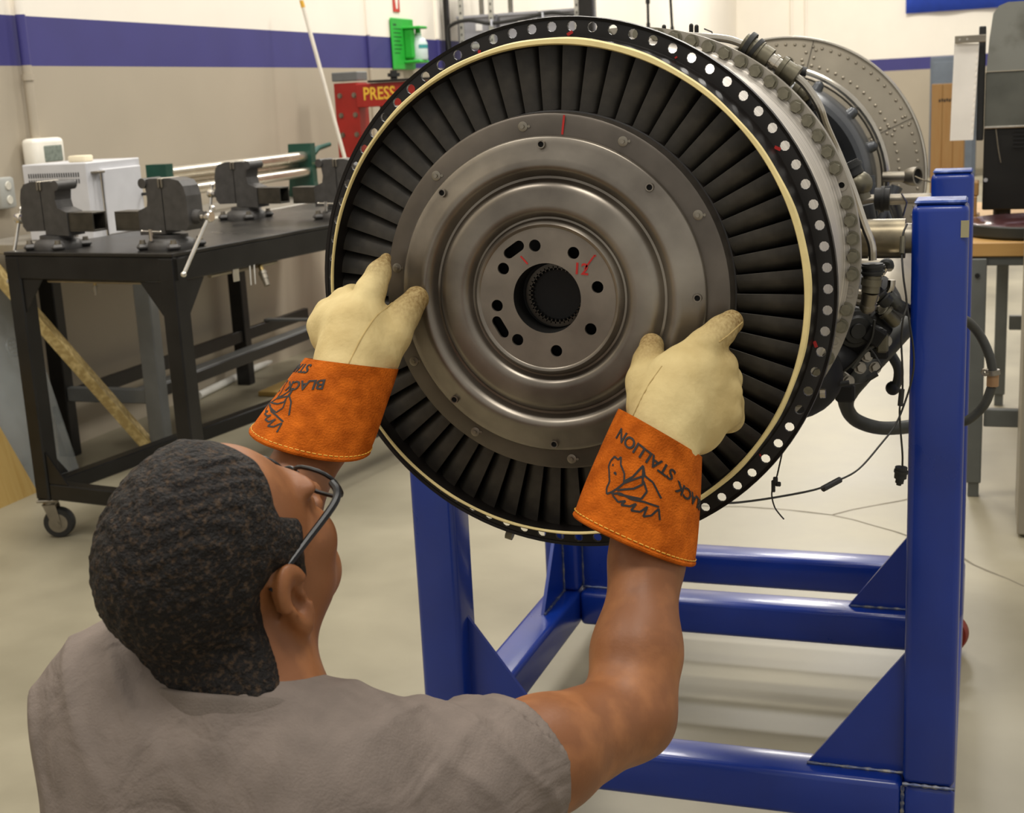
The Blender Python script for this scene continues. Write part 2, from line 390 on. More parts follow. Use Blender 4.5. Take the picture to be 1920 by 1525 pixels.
for a in (18.18, -8.82, -22.32):
    p = Vector((.3315*math.cos(math.radians(a)), .354, .3315*math.sin(math.radians(a))))
    mb = MB().lathe([(.0045, .006), (.0045, -.001), (.0085, -.001), (.0085, .002)], 18, p); mb.cur = 1; mb.lathe([(.0045, .004), (0, .004)], 12, p); mb.build('empty_bolt_hole', [M_flange, M_hole], eng)
# core behind
MB().lathe([(.312, .374), (.285, .40), (.25, .46), (.236, .6), (.215, .62), (.205, 1.0), (.215, 1.05), (.20, 1.5), (.20, 1.7)], 64).build('core_case', M_dark, eng)
mb = MB().lathe([(.20, 1.66), (.228, 1.645), (.236, 1.640), (.247, 1.645), (.256, 1.665), (.2615, 1.70), (.2635, 1.74), (.262, 1.78), (.25, 1.80), (.21, 1.81), (.18, 1.99)], 96)
gc = mb.build('grey_cowl_ring', M_gcase, eng)
for a in (62, 40, 20, 84, 128, 106, 150, -4):
    c, s_ = math.cos(math.radians(a)), math.sin(math.radians(a)); p = Vector((c*.262, 1.725, s_*.262)); o = Vector((c, .25, s_)).normalized()
    MB().cyl(p-o*.02, p+o*.008, .017, .013, 16).sphere(p+o*.008, .013, 12, 8).build('casing_boss', M_gcase, eng)
MB().lathe([(.19, 1.99), (.365, 2.02), (.3665, 2.03), (.364, 2.045), (.19, 2.06)], 128).build('rear_bulkhead', M_bulk, eng, ang=20)
MB().lathe([(.3640, 2.012), (.3680, 2.013), (.3690, 2.03), (.3660, 2.05)], 128).build('bulkhead_rim', M_steel, eng)
rv = None
def rivet(a, r):
    global rv
    y = 1.99+(r-.19)/.175*.03-.001
    if rv is None: rv = MB().sphere((0, 0, 0), .0042, 8, 6, (1, .7, 1)).build('rivet', M_bulk, eng); o = rv
    else: o = rv.copy(); COL.objects.link(o); o.parent = eng
    o.matrix_basis = Matrix.Translation((r*math.cos(math.radians(a)), y, r*math.sin(math.radians(a))))
for k in range(36): rivet(100-k*3.9, .347)
for k in range(26): rivet(92-k*4.2, .30)
for k in range(7):
    rivet(79+1.2*(k % 2), .21+.02*k); rivet(75, .22+.02*k); rivet(26, .22+.02*k); rivet(22.5, .23+.02*k)
for a in (77, 24):
    c, s_ = math.cos(math.radians(a)), math.sin(math.radians(a)); MB().tube2((c*.2, 1.989, s_*.2), (c*.362, 2.0165, s_*.362), .0012, .001, 0, up=(0, 1, 0)).build('panel_seam', M_dark, eng)
# perforated vent
c = Vector((.30*math.cos(math.radians(87)), 2.005, .30*math.sin(math.radians(87)))); mb = MB(); mb.lathe([(0, 0), (.014, 0), (.014, -.003), (.0165, -.003), (.0165, .004)], 24, c); mb.cur = 1
for i in range(-2, 3):
    for j in range(-2, 3):
        if i*i+j*j < 7: mb.cyl(c+Vector((i*.0046+.0023*(j % 2), -.0005, j*.0042)), c+Vector((i*.0046+.0023*(j % 2), -.0009, j*.0042)), .0015, n=8)
mb.build('vent_grille', [M_olive, M_hole], eng)

# ---------------------------------------------------------------- blue engine stand
TW = .085
stand = thing('engine_stand', 'blue painted square tube engine stand on casters under the jet engine', 'stand', (-.507, 2.75, 0))
XL, XR, YF, YM, YR = -.9475, -.0645, 2.2425, 3.0125, 3.3425; ZB = .1775
def wpart(mb, name, m, **k): return mb.build(name, m, stand, world=True, **k)
cap_m = mat('bare_blue_cap', '#3b57a8', .25, .1, .3, 30, col2='#7f8fbf')
for x, y, zt in ((XL, YF, 1.205), (XR, YF, 1.205), (XL, YM, 1.2), (XR, YM, 1.2)):
    p = wpart(MB().box((x, y, (.22+zt)/2), (TW, TW, zt-.22), .012, seg=3), 'post', M_blue)
    MB().box((x, y, zt+.003), (TW-.006, TW-.006, .006), .003).build('post_cap', cap_m, p, world=True)
for x in (XL, XR): wpart(MB().box((x, (YF+YR)/2, ZB), (TW, YR-YF+TW, TW), .012, seg=3), 'side_beam', M_blue)
for y in (YF, YM, YR): wpart(MB().box(((XL+XR)/2, y, ZB), (XR-XL-TW, TW, TW), .012, seg=3), 'cross_beam', M_blue)
def gus(p, a, b, ax):
    """triangular plate: corner p, legs a and b, thickness along ax"""
    p, a, b, ax = (Vector(q) for q in (p, a, b, ax)); n = ax*.004; v = [p-n, p+a-n, p+b-n, p+n, p+a+n, p+b+n]
    g = wpart(MB().add(v, [(0, 1, 2), (5, 4, 3), (0, 3, 4, 1), (1, 4, 5, 2), (2, 5, 3, 0)]), 'gusset', M_blue, smooth=False)
    return g
h = TW/2
for x, s_ in ((XL, 1), (XR, -1)):
    gus((x+s_*h, YF, .22), (s_*.165, 0, 0), (0, 0, .225), (0, 1, 0))
    gus((x+s_*h, YM, .22), (s_*.165, 0, 0), (0, 0, .225), (0, 1, 0))
    gus((x, YM-h, .22), (0, -.16, 0), (0, 0, .225), (1, 0, 0))
    gus((x, YF+h, .22), (0, .16, 0), (0, 0, .225), (1, 0, 0))
# weld beads along the joints
M_weld = mat('weld_bead', '#5a6a9a', .4, .3, .5, 80, col2='#8d8a80')
def weld(a, b, n=14):
    a, b = Vector(a), Vector(b); pts = [a.lerp(b, i/n) for i in range(n+1)]; wpart(MB().tube(pts, [.0032+.0011*math.sin(i*2.3) for i in range(n+1)], 6), 'weld_bead', M_weld)
weld((XR-h, YF-h, .221), (XR+h, YF-h, .221)); weld((XR-h, YF-h+.002, .215), (XR-h, YF-h+.002, .142)); weld((XR-h-.165, YF-.006, .222), (XR-h, YF-.006, .222)); weld((XL+h, YM-.006, .222), (XL+h+.16, YM-.006, .222)); weld((XL+.006, YM-h-.16, .222), (XL+.006, YM-h, .222)); weld((XL+h, YM-.005, .225), (XL+h, YM-.005, .44)); weld((XL+.005, YM-h, .225), (XL+.005, YM-h, .44)); weld((XR-h-.16, YM-.006, .222), (XR-h, YM-.006, .222))
# tag peeling on the right front post
wpart(MB().box((XR+h-.006, YF-h-.0008, 1.167), (.012, .001, .026)), 'paper_tag', mat('tan_paper', '#a39b78', .8), smooth=False)
M_redpoly = mat('red_caster_wheel', '#7a2418', .45, 0, .2, 20)
def caster(parent, x, y, z, r, w, mw, mf, rz=0., world=True):
    T = Matrix.Translation((x, y, 0)) @ Matrix.Rotation(rz, 4, 'Z')
    def P(mb, name, m):
        mb.v = [tuple(T @ Vector(p)) for p in mb.v]; return mb.build(name, m, pr, world=world)
    pr = parent
    fk = MB().box((0, 0, z-.004), (.07, .07, .008), .002).cyl((0, 0, z-.02), (0, 0, z-.008), .024)
    for s_ in (-1, 1): fk.prism([(-.022, z-.018), (.022, z-.018), (.022+.012, r+.01), (.034, r-.014), (.012, r-.014), (.0, r+.008)], .003, Matrix(((1, 0, 0, 0), (0, 0, 1, s_*(w/2+.004)-.0015), (0, 1, 0, 0), (0, 0, 0, 1))))
    fk.box((0, 0, z-.02), (.044, w+.011, .004)); fk.cyl((.024, -w/2-.009, r), (.024, w/2+.009, r), .006, n=10)
    pr = P(fk, 'caster', mf)
    P(MB().lathe([(.012, -w/2), (r*.72, -w/2), (r*.94, -w/2), (r, -w/2+.006), (r, w/2-.006), (r*.94, w/2), (.012, w/2)], 28, (.024, 0, r)), 'wheel', mw)
    P(MB().lathe([(.008, -w/2-.002), (r*.62, -w/2-.0015), (r*.66, -w/2+.003)], 24, (.024, 0, r)).lathe([(.008, w/2+.002), (r*.62, w/2+.0015), (r*.66, w/2-.003)], 24, (.024, 0, r)), 'wheel_hub', mf)
    return pr
for x, y, rz in ((XL, YF+.02, .4), (XR, YF+.02, -.3), (XL, YR, 1.2), (XR-.018, YR-.02, -.2)): caster(stand, x, y, .135, .05, .03, M_redpoly, M_dull, rz)
# trunnion mounts that carry the engine
wp = lambda mb, name, m, **k: mb.build(name, m, eng, world=True, **k)
wp(MB().cyl((-.185, YF, 1.149), (-.118, YF, 1.149), .0315, n=32), 'trunnion', mat('dirty_trunnion_steel', '#857b66', .35, .9, .35, 30, detail=8))
wp(MB().cyl((-.118, YF, 1.149), (XR-h, YF, 1.149), .024, n=24), 'trunnion_pin', M_dull)
wp(MB().cyl((-.836, YF, 1.149), (XL+h, YF, 1.149), .0315, n=24), 'trunnion', M_dull)
wp(MB().cyl((-.33, YM, 1.146), (XR-h, YM, 1.146), .0115, n=20), 'rear_mount_pin', M_dull)
wp(MB().cyl((-.70, YM, 1.146), (XL+h, YM, 1.146), .0115, n=20), 'rear_mount_pin', M_dull)

# ---------------------------------------------------------------- black steel work bench
M_bench = mat('black_bench_steel', '#1d1c1b', .38, .35, .3, 12, bump=.02, bscale=40)
M_btop = mat('worn_bench_top', '#2e2c2a', .3, .45, .3, 5, col2='#4a4640', c2pos=(.45, .8), detail=8)
M_cast = mat('grey_cast_iron', '#4b4947', .5, .3, .2, 30, bump=.1, bscale=90)
M_chrome = mat('chrome', '#d8d4cc', .15, 1, .05, 20)
M_brass = mat('brass_fitting', '#a08a5a', .3, .9, .15, 40)
M_gsteel = mat('grey_painted_steel', '#6b6d6c', .45, .1, .12, 10, bump=.02, bscale=40)
BR = math.radians(-8)
BCX, BCY = -2.33-.355*math.cos(BR)-1.05*math.sin(BR), 3.553-.355*math.sin(BR)+1.05*math.cos(BR)
bench = thing('work_bench', 'black steel work bench on casters with vises mounted along its top', 'bench', (BCX, BCY, 0), BR)
BX, BY, BT = .355, 1.05, .985
def bp(mb, name, m=None, **k): return mb.build(name, m or M_bench, bench, **k)
bp(MB().box((0, 0, BT-.006), (2*BX, 2*BY, .012), .002), 'bench_top', M_btop)
for y in (-1, 1): bp(MB().box((0, y*(BY-.012), BT-.05), (2*BX, .02, .076), .003), 'apron')
for x in (-1, 1): bp(MB().box((x*(BX-.012), 0, BT-.05), (.02, 2*BY-.046, .076), .003), 'apron')
LW = .062
for x in (-1, 1):
    for y in (-1, 1):
        cx, cy = x*(BX-LW/2), y*(BY-LW/2)
        l = bp(MB().box((cx, cy, (.14+BT-.014)/2), (LW, LW, BT-.014-.14), .005), 'leg')
        for (dx, dy) in ((-x, 0), (0, -y)):
            for z, dz in ((BT-.09, -.11), (.20, .11)):
                p = Vector((cx+dx*LW/2, cy+dy*LW/2, z)); a = Vector((dx*.085, dy*.085, 0)); b = Vector((0, 0, dz)); n = Vector((abs(dy), abs(dx), 0))*.003; off = Vector((x*abs(dy)*.02, y*abs(dx)*.02, 0))
                v = [p-n+off, p+a-n+off, p+b-n+off, p+n+off, p+a+n+off, p+b+n+off]
                MB().add(v, [(0, 1, 2), (5, 4, 3), (0, 3, 4, 1), (1, 4, 5, 2), (2, 5, 3, 0)]).build('gusset', M_bench, l, smooth=False)
        caster(bench, cx, cy, .14, .052, .036, M_rubber, M_dull, .5 if x < 0 else -.8, world=False)
for y in (-1, 1): bp(MB().box((0, y*(BY-LW/2), .17), (2*BX-2*LW, .05, .055), .004), 'lower_rail')
for x in (-1, 1): bp(MB().box((x*(BX-LW/2), 0, .17), (.05, 2*BY-2*LW, .055), .004), 'lower_rail')
# air fittings below the apron
def fitting(x, y, z, d, s_=1.):
    d = Vector(d).normalized(); p = Vector((x, y, z)); pr = bp(MB().cyl(p, p+d*.02*s_, .007*s_, n=12), 'air_fitting', M_brass)
    MB().cyl(p+d*.018*s_, p+d*.042*s_, .011*s_, n=14).cyl(p+d*.022*s_, p+d*.028*s_, .0125*s_, n=14).cyl(p+d*.042*s_, p+d*.062*s_, .0095*s_, .0085*s_, 14).build('coupler_sleeve', M_dull, pr)
fitting(BX-.02, -.60, BT-.095, (.5, -.2, -1), 1.2); fitting(.0, -BY+.03, BT-.095, (0, 0, -1), .7)
bp(MB().tube([(BX-.03, -.85, BT-.095), (BX-.03, -.5, BT-.095)], .009, 8), 'air_pipe', M_dull); bp(MB().tube([(-.2, -BY+.03, BT-.096), (.2, -BY+.03, BT-.096)], .006, 8), 'air_pipe', M_dull)
bp(MB().box((BX-.02, -.73, BT-.108), (.004, .03, .045), .001), 'pipe_bracket', M_chrome)
for y in (-.675, -.652): bp(MB().tube([(BX-.004, y, BT-.085), (BX-.002, y-.004, BT-.115), (BX-.006, y, BT-.15)], .0022, 6), 'string', mat('white_string', '#d9d6cf', .8))

# ---------------------------------------------------------------- bench vises
def vise(label, x, y, face, turn=0., handle=0.):
    """face +1: handle end towards +x of the bench"""
    p = bench.matrix_basis @ Vector((x, y, BT)) if False else None
    c, s_ = math.cos(BR), math.sin(BR); w = (BCX+c*x-s_*y, BCY+s_*x+c*y, BT)
    t = thing('bench_vise', label, 'vise', w, BR+(0 if face > 0 else PI)+turn, 'vises bolted to the black bench')
    b = MB().lathe([(0, 0), (.078, 0), (.078, .014), (.070, .026), (.055, .034), (.055, .044), (0, .044)], 32, axis=(0, 0, 1))
    for k in range(4):
        a = PI/4+k*PI/2; b.box((.082*math.cos(a), .082*math.sin(a), .010), (.05, .042, .02), .008, Matrix.Rotation(a, 3, 'Z'))
    b = b.build('base', M_cast, t)
    for k in range(4): a = PI/4+k*PI/2; MB().hexbolt((.088*math.cos(a), .088*math.sin(a), .020), (0, 0, 1), .009, .012).build('anchor_bolt', M_dull, b)
    # body with fixed jaw
    prof = [(-.085, .046), (-.085, .118), (-.07, .126), (-.02, .128), (-.012, .15), (-.012, .19), (-.045, .192), (-.06, .20), (-.058, .214), (-.03, .220), (.0, .220), (.0, .046)]
    T = Matrix(((1, 0, 0, 0), (0, 0, -1, .036), (0, 1, 0, 0), (0, 0, 0, 1)))
    prof = [(-.09, .044), (-.09, .120), (-.068, .128), (-.052, .134), (-.046, .160), (-.052, .196), (-.058, .206), (-.052, .216), (-.03, .220), (.012, .220), (.012, .048)]
    MB().prism(prof, .072, T).build('body', M_cast, t, smooth=False)
    # moving jaw
    prof = [(.016, .06), (.016, .220), (.05, .220), (.085, .212), (.10, .195), (.108, .165), (.11, .075), (.095, .058)]
    mj = MB().prism(prof, .072, T).cyl((.105, 0, .098), (.132, 0, .098), .024, .02, 20).build('moving_jaw', M_cast, t, smooth=False)
    MB().box((.008, 0, .206), (.007, .086, .030), .002).build('jaw_plate', M_dull, t); MB().box((.020, 0, .206), (.007, .086, .030), .002).build('jaw_plate', M_dull, t)
    MB().cyl((-.058, -.042, .206), (-.058, .042, .206), .016, n=16).build('anvil', M_cast, t)
    # square slide tube, open at the back end
    sl = MB()
    for dz in (-1, 1): sl.box((-.09, 0, .088+dz*.028), (.21, .062, .006), .001)
    for dy in (-1, 1): sl.box((-.09, dy*.028, .088), (.21, .006, .05), .001)
    sl.build('slide', mat('worn_slide_steel', '#4c4840', .4, .6, .3, 20) if 'worn_slide_steel' not in bpy.data.materials else bpy.data.materials['worn_slide_steel'], t)
    # screw head and handle
    d = Vector((0, math.cos(handle), math.sin(handle)))
    sc = MB().cyl((.13, 0, .098), (.152, 0, .098), .014, n=16).lathe([(.0, 0), (.016, 0), (.018, .004), (.018, .02), (.015, .024), (0, .024)], 20, (.148, 0, .098), (1, 0, 0)).build('screw_head', M_chrome, t)
    pv = Vector((.160, 0, .098)); MB().cyl(pv-d*.03, pv+d*.215, .0062, n=12).sphere(pv-d*.032, .0095).sphere(pv+d*.215, .0095).build('handle', M_chrome, sc)
    # swivel lock
    lk = MB().cyl((-.02, -.066, .03), (-.02, -.066, .066), .007, n=10).build('lock_bolt', M_chrome, t)
    MB().cyl((-.055, -.066, .060), (.02, -.066, .058), .0032, n=8).sphere((-.055, -.066, .06), .0045).sphere((.02, -.066, .058), .0045).build('lock_lever', M_chrome, lk)
    return t
vise('grey bench vise nearest the left wall, in front of the white box furnace', -.225, -.935, -1, handle=-1.2)
vise('grey bench vise at the near bench corner with a long chrome handle hanging down', .235, -.91, 1, handle=-2.3)
vise('grey bench vise further back on the bench, in front of the green slip roller', -.215, .05, -1, handle=-1.3)
vise('bench vise mostly hidden behind the jet engine rim', .235, .05, 1, handle=-1.6)

# ---------------------------------------------------------------- grey bench along the wall and what stands on it
gb = thing('side_bench', 'grey steel bench along the wall behind the black bench', 'bench', (-3.42, 5.6, 0))
def gp(mb, name, m=None, **k): return mb.build(name, m or M_gsteel, gb, world=True, **k)
GT = .945
gp(MB().box((-3.42, 5.58, GT-.02), (.60, 2.62, .04), .004), 'bench_top', mat('pale_bench_top', '#8f8a80', .4, .2, .2, 6))
for x, y in ((-3.2, 4.66), (-3.66, 4.66), (-3.2, 6.8), (-3.63, 6.10)):
    m = M_gsteel if x > -3.3 else M_bench
    l = gp(MB().box((x, y, GT/2-.02), (.075, .06, GT-.04), .004), 'leg', m)
    if x > -3.3:
        for dz in (.84, .81): MB().cyl((x-.02+(.84-dz)*.8, y-.031, dz), (x-.02+(.84-dz)*.8, y-.037, dz), .008, n=10).build('bolt', M_hole, l, world=True)
gp(MB().box((-3.43, 4.66, .27), (.39, .04, .06), .004), 'end_rail'); gp(MB().box((-3.3, 5.75, .285), (.07, 2.1, .012), .002), 'stretcher'); gp(MB().box((-3.265, 5.75, .26), (.012, 2.1, .05), .002), 'stretcher', M_bench); gp(MB().box((-3.62, 5.75, .26), (.03, 2.1, .06), .002), 'stretcher', M_bench); gp(MB().box((-3.40, 6.35, .30), (.45, .05, .012), .002), 'end_rail')
M_kiln = mat('pale_grey_enamel', '#cfcfd2', .45, 0, .05, 12, bump=.03, bscale=200)
kx0, kx1, ky0, ky1, kz0, kz1 = -3.49, -3.2, 4.37, 4.72, .947, 1.235
kiln = thing('box_furnace', 'pale grey metal box furnace with slotted vents and a side door', 'furnace', ((kx0+kx1)/2, (ky0+ky1)/2, kz0))
def kp(mb, name, m=None, **k): return mb.build(name, m or M_kiln, kiln, world=True, **k)
kp(MB().box(((kx0+kx1)/2, (ky0+ky1)/2, (kz0+kz1)/2), (kx1-kx0, ky1-ky0, kz1-kz0), .003), 'body')
vs_ = None
for r in range(2):
    for k in range(22):
        o = MB().box((0, 0, 0), (.0045, .002, .017), 0).build('vent_slot', M_hole, kiln, smooth=False) if vs_ is None else dup(vs_)
        vs_ = vs_ or o; o.location = (kx0+.028+k*.0107-(kx0+kx1)/2, ky0-.0005-(ky0+ky1)/2, .245-r*.024)
kp(MB().box((kx1+.008, (ky0+ky1)/2+.03, (kz0+kz1)/2-.01), (.016, .25, .25), .003), 'door'); kp(MB().cyl((kx1+.024, ky0+.055, kz0+.01), (kx1+.024, ky0+.055, kz1-.04), .005, n=10), 'hinge_rod', M_chrome); kp(MB().box((kx1+.014, ky0+.05, kz1-.038), (.03, .05, .008), .001), 'hinge_bracket', M_dull)
kp(MB().cyl((kx1+.016, ky1-.03, kz0+.145), (kx1+.045, ky1-.03, kz0+.145), .006, n=10).sphere((kx1+.05, ky1-.03, kz0+.145), .014), 'knob', M_rubber)
tag(MB().box((-3.2-.10, 4.48, 1.2475), (.075, .06, .025), .006, seg=2).build('foam_block', mat('cream_foam', '#e8dcbf', .8)), 'small cream block lying on top of the box furnace', 'block')
ctl = thing('digital_controller', 'white digital controller with grey screen mounted on the wall by the conduit', 'controller', (-3.7000, 4.7828, 1.2550))
c = Vector(ctl.location); MB().box((0, 0, 0), (.07, .20, .145), .02, seg=3).build('housing', mat('ivory_plastic', '#ece7da', .4), ctl); MB().box((.036, .015, .008), (.004, .115, .065), .003).build('screen', mat('lcd_screen', '#8b948a', .2, 0, .1, 60, col2='#6d766d'), ctl)
cd = thing('conduit', 'painted conduit running up the left wall to a grey junction box', 'conduit', (-3.715, 4.76, 1.15))
mb = MB(); ms = [M_taupe, M_navy, M_white]
for i, (z0, z1) in enumerate(((1.25, 1.62), (1.62, 1.82), (1.82, 6))): mb.cur = i; mb.cyl((0, 0, z0-1.15), (0, 0, z1-1.15), .02, n=14, cap=False)
mb.build('pipe', ms, cd); MB().cyl((0, 0, .41), (0, 0, .435), .025, n=14).build('pipe_coupling', M_taupe, cd); MB().box((0, .02, .015), (.05, .10, .17), .006).cyl((0, 0, .09), (0, 0, .115), .02, n=12).build('junction_box', M_gsteel, cd)
ob = thing('wall_outlet', 'grey double outlet box on the wall at the left edge', 'outlet', (-3.7250, 4.5349, 1.1219))
MB().box((0, 0, 0), (.05, .09, .125), .012, seg=2).build('box', mat('outlet_grey', '#a9aaa4', .4), ob)
for dz in (-.028, .028): MB().lathe([(0, .003), (.016, .003), (.018, 0)], 16, (.026, 0, dz), (1, 0, 0)).box((.029, -.006, dz+.003), (.001, .002, .009)).box((.029, .006, dz+.003), (.001, .002, .009)).build('receptacle', mat('ivory', '#d6d2c4', .4) if dz < 0 else bpy.data.materials['ivory'], ob)
# green slip roller
M_green = mat('dark_green_machine_paint', '#12463a', .35, .1, .15, 12, coat=.2)
M_rollm = mat('ground_roll_steel', '#cfc8b8', .25, .9, .1, 10)
sr = thing('slip_roller', 'dark green slip roll machine with steel rollers on the wall bench', 'machine', (-3.36, 5.75, GT))
def sp(mb, name, m=None, **k): return mb.build(name, m or M_green, sr, world=True, **k)
y0, y1 = 5.12, 6.38
TY = lambda y, d: Matrix(((1, 0, 0, -3.36), (0, 0, 1, y), (0, 1, 0, 0), (0, 0, 0, 1)))
sp(MB().prism([(-.10, .947), (.10, .947), (.10, .99), (.05, 1.02), (.05, 1.19), (-.05, 1.19), (-.05, 1.02), (-.10, .99)], .055, TY(y0-.05, 0)), 'end_frame', smooth=False)
sp(MB().prism([(-.08, .947), (.08, .947), (.07, 1.02), (.07, 1.215), (-.06, 1.215), (-.07, 1.02)], .05, TY(y1, 0)), 'end_frame', smooth=False)
sp(MB().box((-3.30, y0-.10, 1.03), (.12, .10, .10), .01), 'gear_guard'); sp(MB().cyl((-3.31, y0-.155, 1.03), (-3.31, y0-.148, 1.03), .02, n=16), 'guard_port', M_dull)
for x, z, r in ((-3.335, 1.150, .026), (-3.385, 1.105, .024), (-3.325, 1.070, .026)): sp(MB().cyl((x, y0, z), (x, y1, z), r, n=20), 'roller', M_rollm)
sp(MB().tube([(-3.31, y1+.06, 1.16), (-3.30, y1+.10, 1.185), (-3.28, y1+.2, 1.2)], [.018, .015, .012], 10), 'handle'); sp(MB().cyl((-3.29, y1+.05, 1.1), (-3.25, y1+.06, 1.1), .016, n=12), 'adjusting_knob', M_brass)
# papers under the vises
for i, (x, y, c, r) in enumerate(((-3.2, 4.82, '#d8d5cc', .3), (-3.22, 5.02, '#9c2f28', .1), (-3.17, 5.1, '#d2cfc4', -.2))):
    tag(MB().box((x, y, GT+.002+.003*i), (.12, .16, .004), 0, Matrix.Rotation(r, 3, 'Z')).build('paper_sheet', mat('paper_%d' % i, c, .8), smooth=False), ['white paper nearest the furnace on the grey wall bench', 'red card on the grey wall bench behind the vises', 'white paper furthest from the furnace on the wall bench'][i], 'paper')

# ---------------------------------------------------------------- leaning boards at the left
M_osb = mat('pale_strand_board', '#c7ab6c', .7, 0, .25, 40, col2='#e0c98c', bump=.1, bscale=80)
M_ply = mat('plywood', '#c9a863', .6, 0, .15, 6, stretch=(1, 12, 1), col2='#b08f4c')
M_clear = mat('cloudy_clear_plastic', '#aab0b0', .12, 0, .1, 8, alpha=.42, spec=.8, bump=.25, bscale=14)
a = Vector((-3.2332, 4.6529, 0.0000)); b = Vector((-3.64, 4.15, 1.02)); d = (b-a).normalized()
tag(MB().tube2(a+Vector((0, 0, .03)), b+d*.12, .085, .04, .002, up=(.4, 0, 1)).build('lumber_plank', M_osb, smooth=False), 'pale lumber plank leaning diagonally under the black bench', 'plank')
ps = thing('plastic_sheet', 'cloudy clear plastic sheet with embossed circles leaning on the left wall', 'sheet', (-3.5, 4.2, 0))
A, B, C_, D_ = Vector((-3.47, 4.46, .0)), Vector((-3.47, 3.4, .0)), Vector((-3.66, 3.4, .775)), Vector((-3.66, 4.46, .775))
u = (B-A).normalized(); w = (D_-A).normalized(); n_ = u.cross(w)
mb = MB(); T = Matrix(((u.x, w.x, n_.x, A.x), (u.y, w.y, n_.y, A.y), (u.z, w.z, n_.z, A.z), (0, 0, 0, 1)))
L1, L2 = (B-A).length, (D_-A).length
MB().box((L1/2, L2/2, 0), (L1, L2, .005), .001).build('panel', M_clear, ps); pn = ps.children[0]; pn.data.transform(Matrix.Translation(-Vector(ps.location)) @ T)
for cx, cy in ((.16, .2), (.42, .45), (.5, .17), (.14, .55)):
    mb = MB().lathe([(.036, -.004), (.04, 0), (.036, .006), (.032, 0)], 24, (cx, cy, 0), (0, 0, 1), close=True)
    for k in range(7): q = circle(.02, 6)[k] if k < 6 else (0, 0); mb.sphere((cx+q[0], cy+q[1], 0), .006, 8, 6, (1, 1, .8))
    o = mb.build('embossed_ring', M_clear, ps); o.data.transform(Matrix.Translation(-Vector(ps.location)) @ T)
o = MB().box((.02, L2/2, .004), (.03, L2, .012), .003).build('edge_strip', M_clear, ps); o.data.transform(Matrix.Translation(-Vector(ps.location)) @ T)
tag(MB().add([(-3.43, 4.145, 0), (-3.43, 3.2, 0), (-3.55, 3.2, .5), (-3.55, 4.0, .5), (-3.445, 4.145, 0), (-3.445, 3.2, 0), (-3.565, 3.2, .5), (-3.565, 4.0, .5)], [(0, 1, 2, 3), (7, 6, 5, 4), (0, 3, 7, 4), (0, 4, 5, 1), (1, 5, 6, 2), (2, 6, 7, 3)]).build('plywood_board', M_ply, smooth=False), 'yellowish plywood board leaning at the bottom of the left wall', 'board')
tag(MB().tube([(-3.6889, 5.7278, 0.0200), (-3.7797, 6.7131, 0.0200)], .02, 12).build('white_pipe', mat('white_pvc', '#dcdad2', .4)), 'white plastic pipe lying on the floor along the left wall', 'pipe')
tag(MB().box((-3.35, 5.98, .012), (.12, .3, .024), .003).build('wood_offcut', M_ply), 'small wood offcut on the floor by the white pipe', 'wood')

# ---------------------------------------------------------------- red shop press
M_red = mat('red_press_paint', '#9c1d14', .4, .1, .15, 8, coat=.2)
pr = thing('shop_press', 'red hydraulic shop press with yellow lettering behind the engine', 'press', (-3.0, 7.25, 0))
def rp(mb, name, m=None, **k): return mb.build(name, m or M_red, pr, world=True, **k)
Yp = 7.2
xa, xb = -3.535, -3.385
for x0, x1 in ((xa, xb), (-2.66, -2.51)):
    rp(MB().box(((x0+x1)/2, Yp+.006, .76), (x1-x0, .012, 1.52), .002), 'upright_plate'); rp(MB().box((x1-.008, Yp+.07, .76), (.016, .12, 1.52), .002), 'upright_flange'); rp(MB().box((x0+.008, Yp+.07, .76), (.016, .12, 1.52), .002), 'upright_flange')
    for dz in (1.45, 1.34, 1.23):
        for dx in (.035, .125): rp(MB().hexbolt((x0+dx, Yp-.001, dz), (0, -1, 0), .012, .012), 'bolt', M_dull)
    rp(MB().box(((x0+x1)/2, Yp+.2, .04), (.16, .6, .08), .004), 'foot')
hb = rp(MB().box((-3.0, Yp-.01, 1.445), (.78, .02, .13), .003).box((-3.0, Yp+.04, 1.505), (.78, .10, .012), .002).box((-3.0, Yp+.04, 1.386), (.78, .10, .012), .002), 'head_beam', smooth=False)
tm = text_mesh('PRESS', .088, .001, spacing=1.02); tm.transform(Matrix.Translation((-3.245, Yp-.0215, 1.45)) @ ROT_XZ @ Matrix.Scale(.88, 4, (1, 0, 0)) @ Matrix.Scale(1.12, 4, (0, 1, 0)))
link('lettering', tm, mat('yellow_lettering', '#e8b93a', .5), hb, smooth=False, world=True)
hb['label'] = 'red head beam with PRESS in yellow letters'
rp(MB().box((-3.46, Yp+.06, 1.555), (.16, .14, .05), .004), 'top_block', M_gsteel); rp(MB().box((-3.05, Yp+.03, 1.52), (.5, .16, .012), .002), 'top_plate', M_bench)
rp(MB().cyl((-3.17, Yp+.03, 1.52), (-3.17, Yp+.03, 1.575), .02, n=12).cyl((-3.17, Yp+.03, 1.54), (-3.17, Yp+.03, 1.56), .035, n=16), 'ram_screw', M_rubber); rp(MB().cyl((-3.25, Yp+.06, 1.0), (-3.25, Yp+.06, 1.38), .03, n=16), 'spring_rod', M_rubber)
rp(MB().box((-3.0, Yp+.06, .75), (.8, .14, .13), .004), 'bed_beam')
